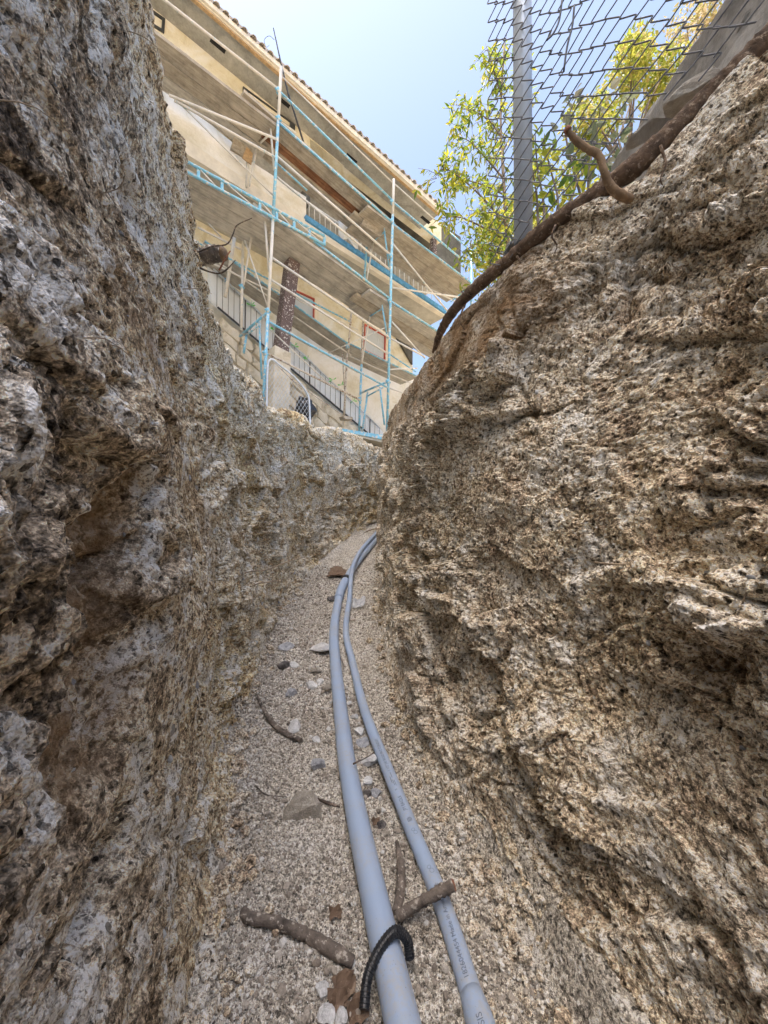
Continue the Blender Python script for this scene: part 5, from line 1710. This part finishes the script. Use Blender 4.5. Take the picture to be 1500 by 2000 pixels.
for i_, (x_, y_, z_, sx, sy, sz, mt, lb) in enumerate((
    (1345, 185, 1.02, .09, .035, .028, 'concrete_pale', 'pale rough rubble lump lying against the root below the kerb'),
    (1470, 40, 1.02, .06, .03, .03, 'concrete', 'grey concrete lump behind the root at the upper right corner'),
    (1000, 490, 1.32, .055, .06, .035, 'concrete', 'grey concrete collar at the foot of the fence post'),
    (1260, 262, 1.03, .06, .04, .03, 'concrete_pale', 'smaller pale rubble lump at the far end of the kerb'))):
    me = rock_mesh(90 + i_, sx, sy, sz, 10, 3); me.materials.append(M[mt])
    ob = bpy.data.objects.new('concrete_lump', me); COL.objects.link(ob); ob.location = P(x_, y_, z_)
    ob.rotation_euler = (0, 0, [-.9, -.9, .3, -.8][i_])
    tag(ob, lb, 'concrete')

# ------------------------------------------------------------------ plants
M['leaf_a'] = leaf_mat('yellow_green_leaf', [(.09, .17, .035), (.18, .26, .035), (.30, .36, .04), (.42, .42, .045), (.50, .45, .05)], .55)
M['leaf_b'] = leaf_mat('sunlit_yellow_leaf', [(.17, .23, .035), (.27, .32, .045), (.38, .40, .06), (.46, .42, .09), (.46, .37, .15)], .5)
M['leaf_c'] = leaf_mat('gray_green_round_leaf', [(.10, .14, .075), (.16, .20, .11), (.22, .25, .15), (.28, .27, .18)], .35)
M['leaf_d'] = leaf_mat('bronze_leaf', [(.26, .26, .07), (.38, .33, .12), (.46, .37, .20), (.50, .41, .28)], .5)
M['twigwood'] = paint_mat('gray_twig', (.16, .13, .11), rough=.9, scale=30, var=.4)

def leaf_shape(l, w, fold=.25, tip=1.0):
    """lance leaf folded along its rib, base at the origin, pointing +X"""
    pts = [(0, 0, 0), (.30 * l, .5 * w, fold * w), (.62 * l, .42 * w, fold * w * .8), (l, 0, -.08 * l), (.62 * l, -.42 * w, fold * w * .8), (.30 * l, -.5 * w, fold * w), (.30 * l, 0, 0), (.62 * l, 0, -.02 * l)]
    fs = [[0, 6, 1], [6, 7, 2, 1], [7, 3, 2], [0, 5, 6], [6, 5, 4, 7], [7, 4, 3]]
    return [Vector(p) for p in pts], fs
def orient(direction, roll):
    q = direction.to_track_quat('X', 'Z')
    return q @ Quaternion((1, 0, 0), roll)
LEAF_L, LEAF_W = .145, .042
lv, lf = leaf_shape(LEAF_L, LEAF_W)
leaf_me = bpy.data.meshes.new('leaf'); leaf_me.from_pydata([tuple(p) for p in lv], [], lf); leaf_me.materials.append(M['leaf_a'])
tree = thing('leafy_tree', 'tree with narrow yellow-green leaves left of the steel fence post', 'tree', P(1010, 740, 6.6))
tz = 6.5
limbs = [
    ([(1010, 740, 6.6), (1004, 600, 6.6), (992, 480, 6.5), (984, 360, 6.5), (978, 230, 6.5), (985, 80, 6.5)], .05, 0),
    ([(990, 440, 6.5), (955, 400, 6.4), (915, 360, 6.3), (870, 330, 6.2), (850, 345, 6.1)], .022, 1),
    ([(984, 350, 6.5), (950, 310, 6.5), (915, 275, 6.4), (878, 262, 6.3)], .018, 1),
    ([(980, 270, 6.5), (955, 235, 6.6), (920, 215, 6.6), (893, 212, 6.5)], .016, 1),
    ([(980, 190, 6.5), (965, 140, 6.6), (948, 85, 6.6)], .014, 1),
    ([(990, 470, 6.5), (945, 445, 6.3), (900, 425, 6.2), (862, 425, 6.1)], .02, 1),
    ([(995, 500, 6.5), (960, 490, 6.4), (930, 478, 6.3), (905, 492, 6.3)], .018, 1),
    ([(984, 380, 6.5), (940, 360, 6.7), (890, 352, 6.6), (868, 390, 6.5)], .016, 1),
    ([(980, 300, 6.5), (1005, 250, 6.4), (1020, 200, 6.4), (1010, 150, 6.4)], .014, 1),
    ([(990, 420, 6.5), (1020, 380, 6.4), (1045, 340, 6.4), (1060, 300, 6.3)], .016, 1),
    ([(996, 520, 6.5), (975, 515, 6.3), (955, 525, 6.2)], .014, 1),
    ([(992, 455, 6.5), (985, 430, 6.2), (965, 420, 6.0), (940, 410, 5.9)], .014, 1)]
tl_loc = wloc(tree)
rt = random.Random(14)
mb_l = MB(); leaves = []
mbb = MB()
for pts, r_, lvl in limbs:
    path = spline([P(*p) for p in pts], 26)
    mbb.tube(path, [r_ * (1 - .8 * i_ / 25) for i_ in range(26)], 6, jitter=.1)
    start = 8 if lvl == 0 else 4
    for i_ in range(start, 26):
        dens = 2
        for _ in range(dens):
            base = path[i_] + Vector((rt.uniform(-.04, .04), rt.uniform(-.1, .1), rt.uniform(-.04, .04)))
            d_ = Vector((rt.gauss(0, 1), rt.gauss(0, 1), rt.gauss(-.1, .8))).normalized()
            ln_ = rt.uniform(.14, .40)
            tw = [base, base + d_ * ln_ * .5 + Vector((0, 0, .02)), base + d_ * ln_ + Vector((0, 0, -.03))]
            tw = spline(tw, 5)
            mbb.tube(tw, [.004, .0035, .003, .0025, .002], 4, cap=False)
            for m__ in range(rt.randint(4, 6)):
                u_ = rt.uniform(.25, 1)
                k_ = min(3, int(u_ * 4))
                bpnt = tw[k_].lerp(tw[k_ + 1], u_ * 4 - k_)
                ld = (d_ * .5 + Vector((rt.gauss(0, .7), rt.gauss(0, .7), rt.gauss(-.35, .5)))).normalized()
                leaves.append((bpnt, orient(ld, rt.uniform(-1.2, 1.2)), rt.uniform(.55, 1.05)))
mbb.build('branches', M['twigwood'], tree)
rt.shuffle(leaves)
leaves.sort(key=lambda q_: -q_[2])
for bpnt, q_, s_ in leaves[:290]:
    o = bpy.data.objects.new('leaf', leaf_me); COL.objects.link(o); o.parent = tree
    o.location = bpnt - tl_loc; o.rotation_euler = q_.to_euler(); o.scale = (s_, s_, s_)
for bpnt, q_, s_ in leaves[290:]:
    mb_l.add([bpnt + q_ @ (p * s_) for p in lv], lf)
o = mb_l.build('foliage', M['leaf_a'], tree); o['kind'] = 'stuff'

# sunlit trees far behind the fence: leaf clumps on a branching frame
def far_tree(label, cpx, cpy, z, rx, rz, mat, seed, n, base_py=700):
    rr = random.Random(seed)
    cen = P(cpx, cpy, z)
    foot = Vector((cen.x + .1, cen.y + .1, 2.2))
    tr = thing('garden_tree', label, 'tree', foot, 'trees beyond the fence')
    mbt = MB()
    mbt.tube(spline([foot, foot.lerp(cen, .5) + Vector((.1, 0, 0)), cen], 10), [.10, .09, .085, .08, .07, .06, .05, .04, .03, .02], 8)
    mbf = MB()
    fv, ff = leaf_shape(.13, .06)
    for c_ in range(30):
        d_ = Vector((rr.gauss(0, 1), rr.gauss(0, 1), rr.gauss(0, 1))).normalized()
        rad = rr.uniform(.35, 1) ** .6
        cc = cen + Vector((d_.x * rx * rad, d_.y * rx * rad, d_.z * rz * rad))
        mbt.tube([cen - Vector((0, 0, rz * .4)), cen.lerp(cc, .5), cc], [.03, .02, .006], 5)
        cr = rr.uniform(.25, .48)
        for _ in range(n // 30):
            e_ = Vector((rr.gauss(0, 1), rr.gauss(0, 1), rr.gauss(0, 1))).normalized() * cr * rr.uniform(.3, 1.05) ** .6
            q_ = orient(Vector((rr.gauss(0, 1), rr.gauss(0, 1), rr.gauss(-.3, .8))).normalized(), rr.uniform(-3, 3))
            s_ = rr.uniform(.6, 1.1)
            mbf.add([cc + e_ + q_ @ (p * s_) for p in fv], ff)
    mbt.build('trunk', M['twigwood'], tr)
    cr_ = mbf.build('crown', mat, tr)
    return tr
far_tree('sunlit yellow-green tree behind the chain link mesh', 1225, 280, 8.5, 1.25, 2.0, M['leaf_b'], 3, 7500)
far_tree('bronze-tipped sunlit tree behind the concrete kerb', 1350, 130, 10.0, 1.0, 1.5, M['leaf_d'], 5, 3600)
far_tree('yellow-green tree low behind the steel fence post', 1000, 500, 10.5, 1.1, 1.0, M['leaf_b'], 8, 3600)

# weeds and a round-leaved shrub just behind the fence
def shrub(name, label, stems, mat, l, w, per, seed, spread, group=None, maxparts=60):
    rr = random.Random(seed)
    base = P(*stems[0][0])
    s_ob = thing(name, label, 'shrub', base, group)
    bl = wloc(s_ob)
    v_, f_ = leaf_shape(l, w, .15)
    me = bpy.data.meshes.new('leaf'); me.from_pydata([tuple(p) for p in v_], [], f_); me.materials.append(mat)
    cnt = 0
    for pts in stems:
        path = spline([P(*p) for p in pts], 16)
        mb_ = MB(); mb_.tube(path, [.007 * (1 - .7 * i_ / 15) for i_ in range(16)], 6, jitter=.1); mb_.build('stem', M['twigwood'], s_ob)
        for i_ in range(5, 16):
            for _ in range(per):
                if cnt >= maxparts:
                    break
                bpnt = path[i_] + Vector((rr.uniform(-1, 1), rr.uniform(-1, 1), rr.uniform(-1, 1))) * spread
                q_ = orient(Vector((rr.gauss(0, 1), rr.gauss(0, 1), rr.gauss(.2, .6))).normalized(), rr.uniform(-1.5, 1.5))
                o = bpy.data.objects.new('leaf', me); COL.objects.link(o); o.parent = s_ob
                sc_ = rr.uniform(.7, 1.15)
                o.location = bpnt - bl; o.rotation_euler = q_.to_euler(); o.scale = (sc_, sc_, sc_)
                cnt += 1
    return s_ob
shrub('round_leaf_shrub', 'shrub with grey-green oval leaves seen through the mesh beside the kerb', [
    [(1150, 420, 1.7), (1150, 340, 1.75), (1165, 260, 1.8), (1175, 195, 1.8)],
    [(1155, 420, 1.7), (1180, 330, 1.75), (1215, 250, 1.8), (1235, 190, 1.85)],
    [(1145, 420, 1.7), (1120, 330, 1.75), (1105, 250, 1.8), (1130, 180, 1.8)],
    [(1160, 400, 1.7), (1200, 320, 1.8), (1235, 300, 1.9)]], M['leaf_c'], .060, .034, 2, 4, .03, maxparts=75)
shrub('weed_shrub', 'tangled green weeds with dark stems right behind the fence post', [
    [(1060, 470, 1.5), (1062, 400, 1.6), (1050, 330, 1.7), (1045, 260, 1.7)],
    [(1065, 470, 1.5), (1090, 400, 1.6), (1075, 330, 1.7), (1060, 270, 1.7)],
    [(1070, 460, 1.5), (1110, 400, 1.6), (1130, 350, 1.7), (1155, 310, 1.7)],
    [(1055, 470, 1.5), (1050, 420, 1.6), (1048, 380, 1.6), (1040, 330, 1.6)],
    [(1075, 460, 1.5), (1085, 420, 1.7), (1100, 390, 1.8), (1110, 370, 1.8)]], M['leaf_a'], .065, .022, 3, 6, .045, maxparts=150)
shrub('sprout', 'small green sprout beside the far end of the thick root', [
    [(905, 600, 1.75), (905, 585, 1.76), (903, 572, 1.77), (900, 560, 1.78)], [(906, 600, 1.75), (910, 585, 1.76), (913, 573, 1.77), (915, 562, 1.78)]], M['leaf_a'], .05, .012, 1, 9, .008, maxparts=20)
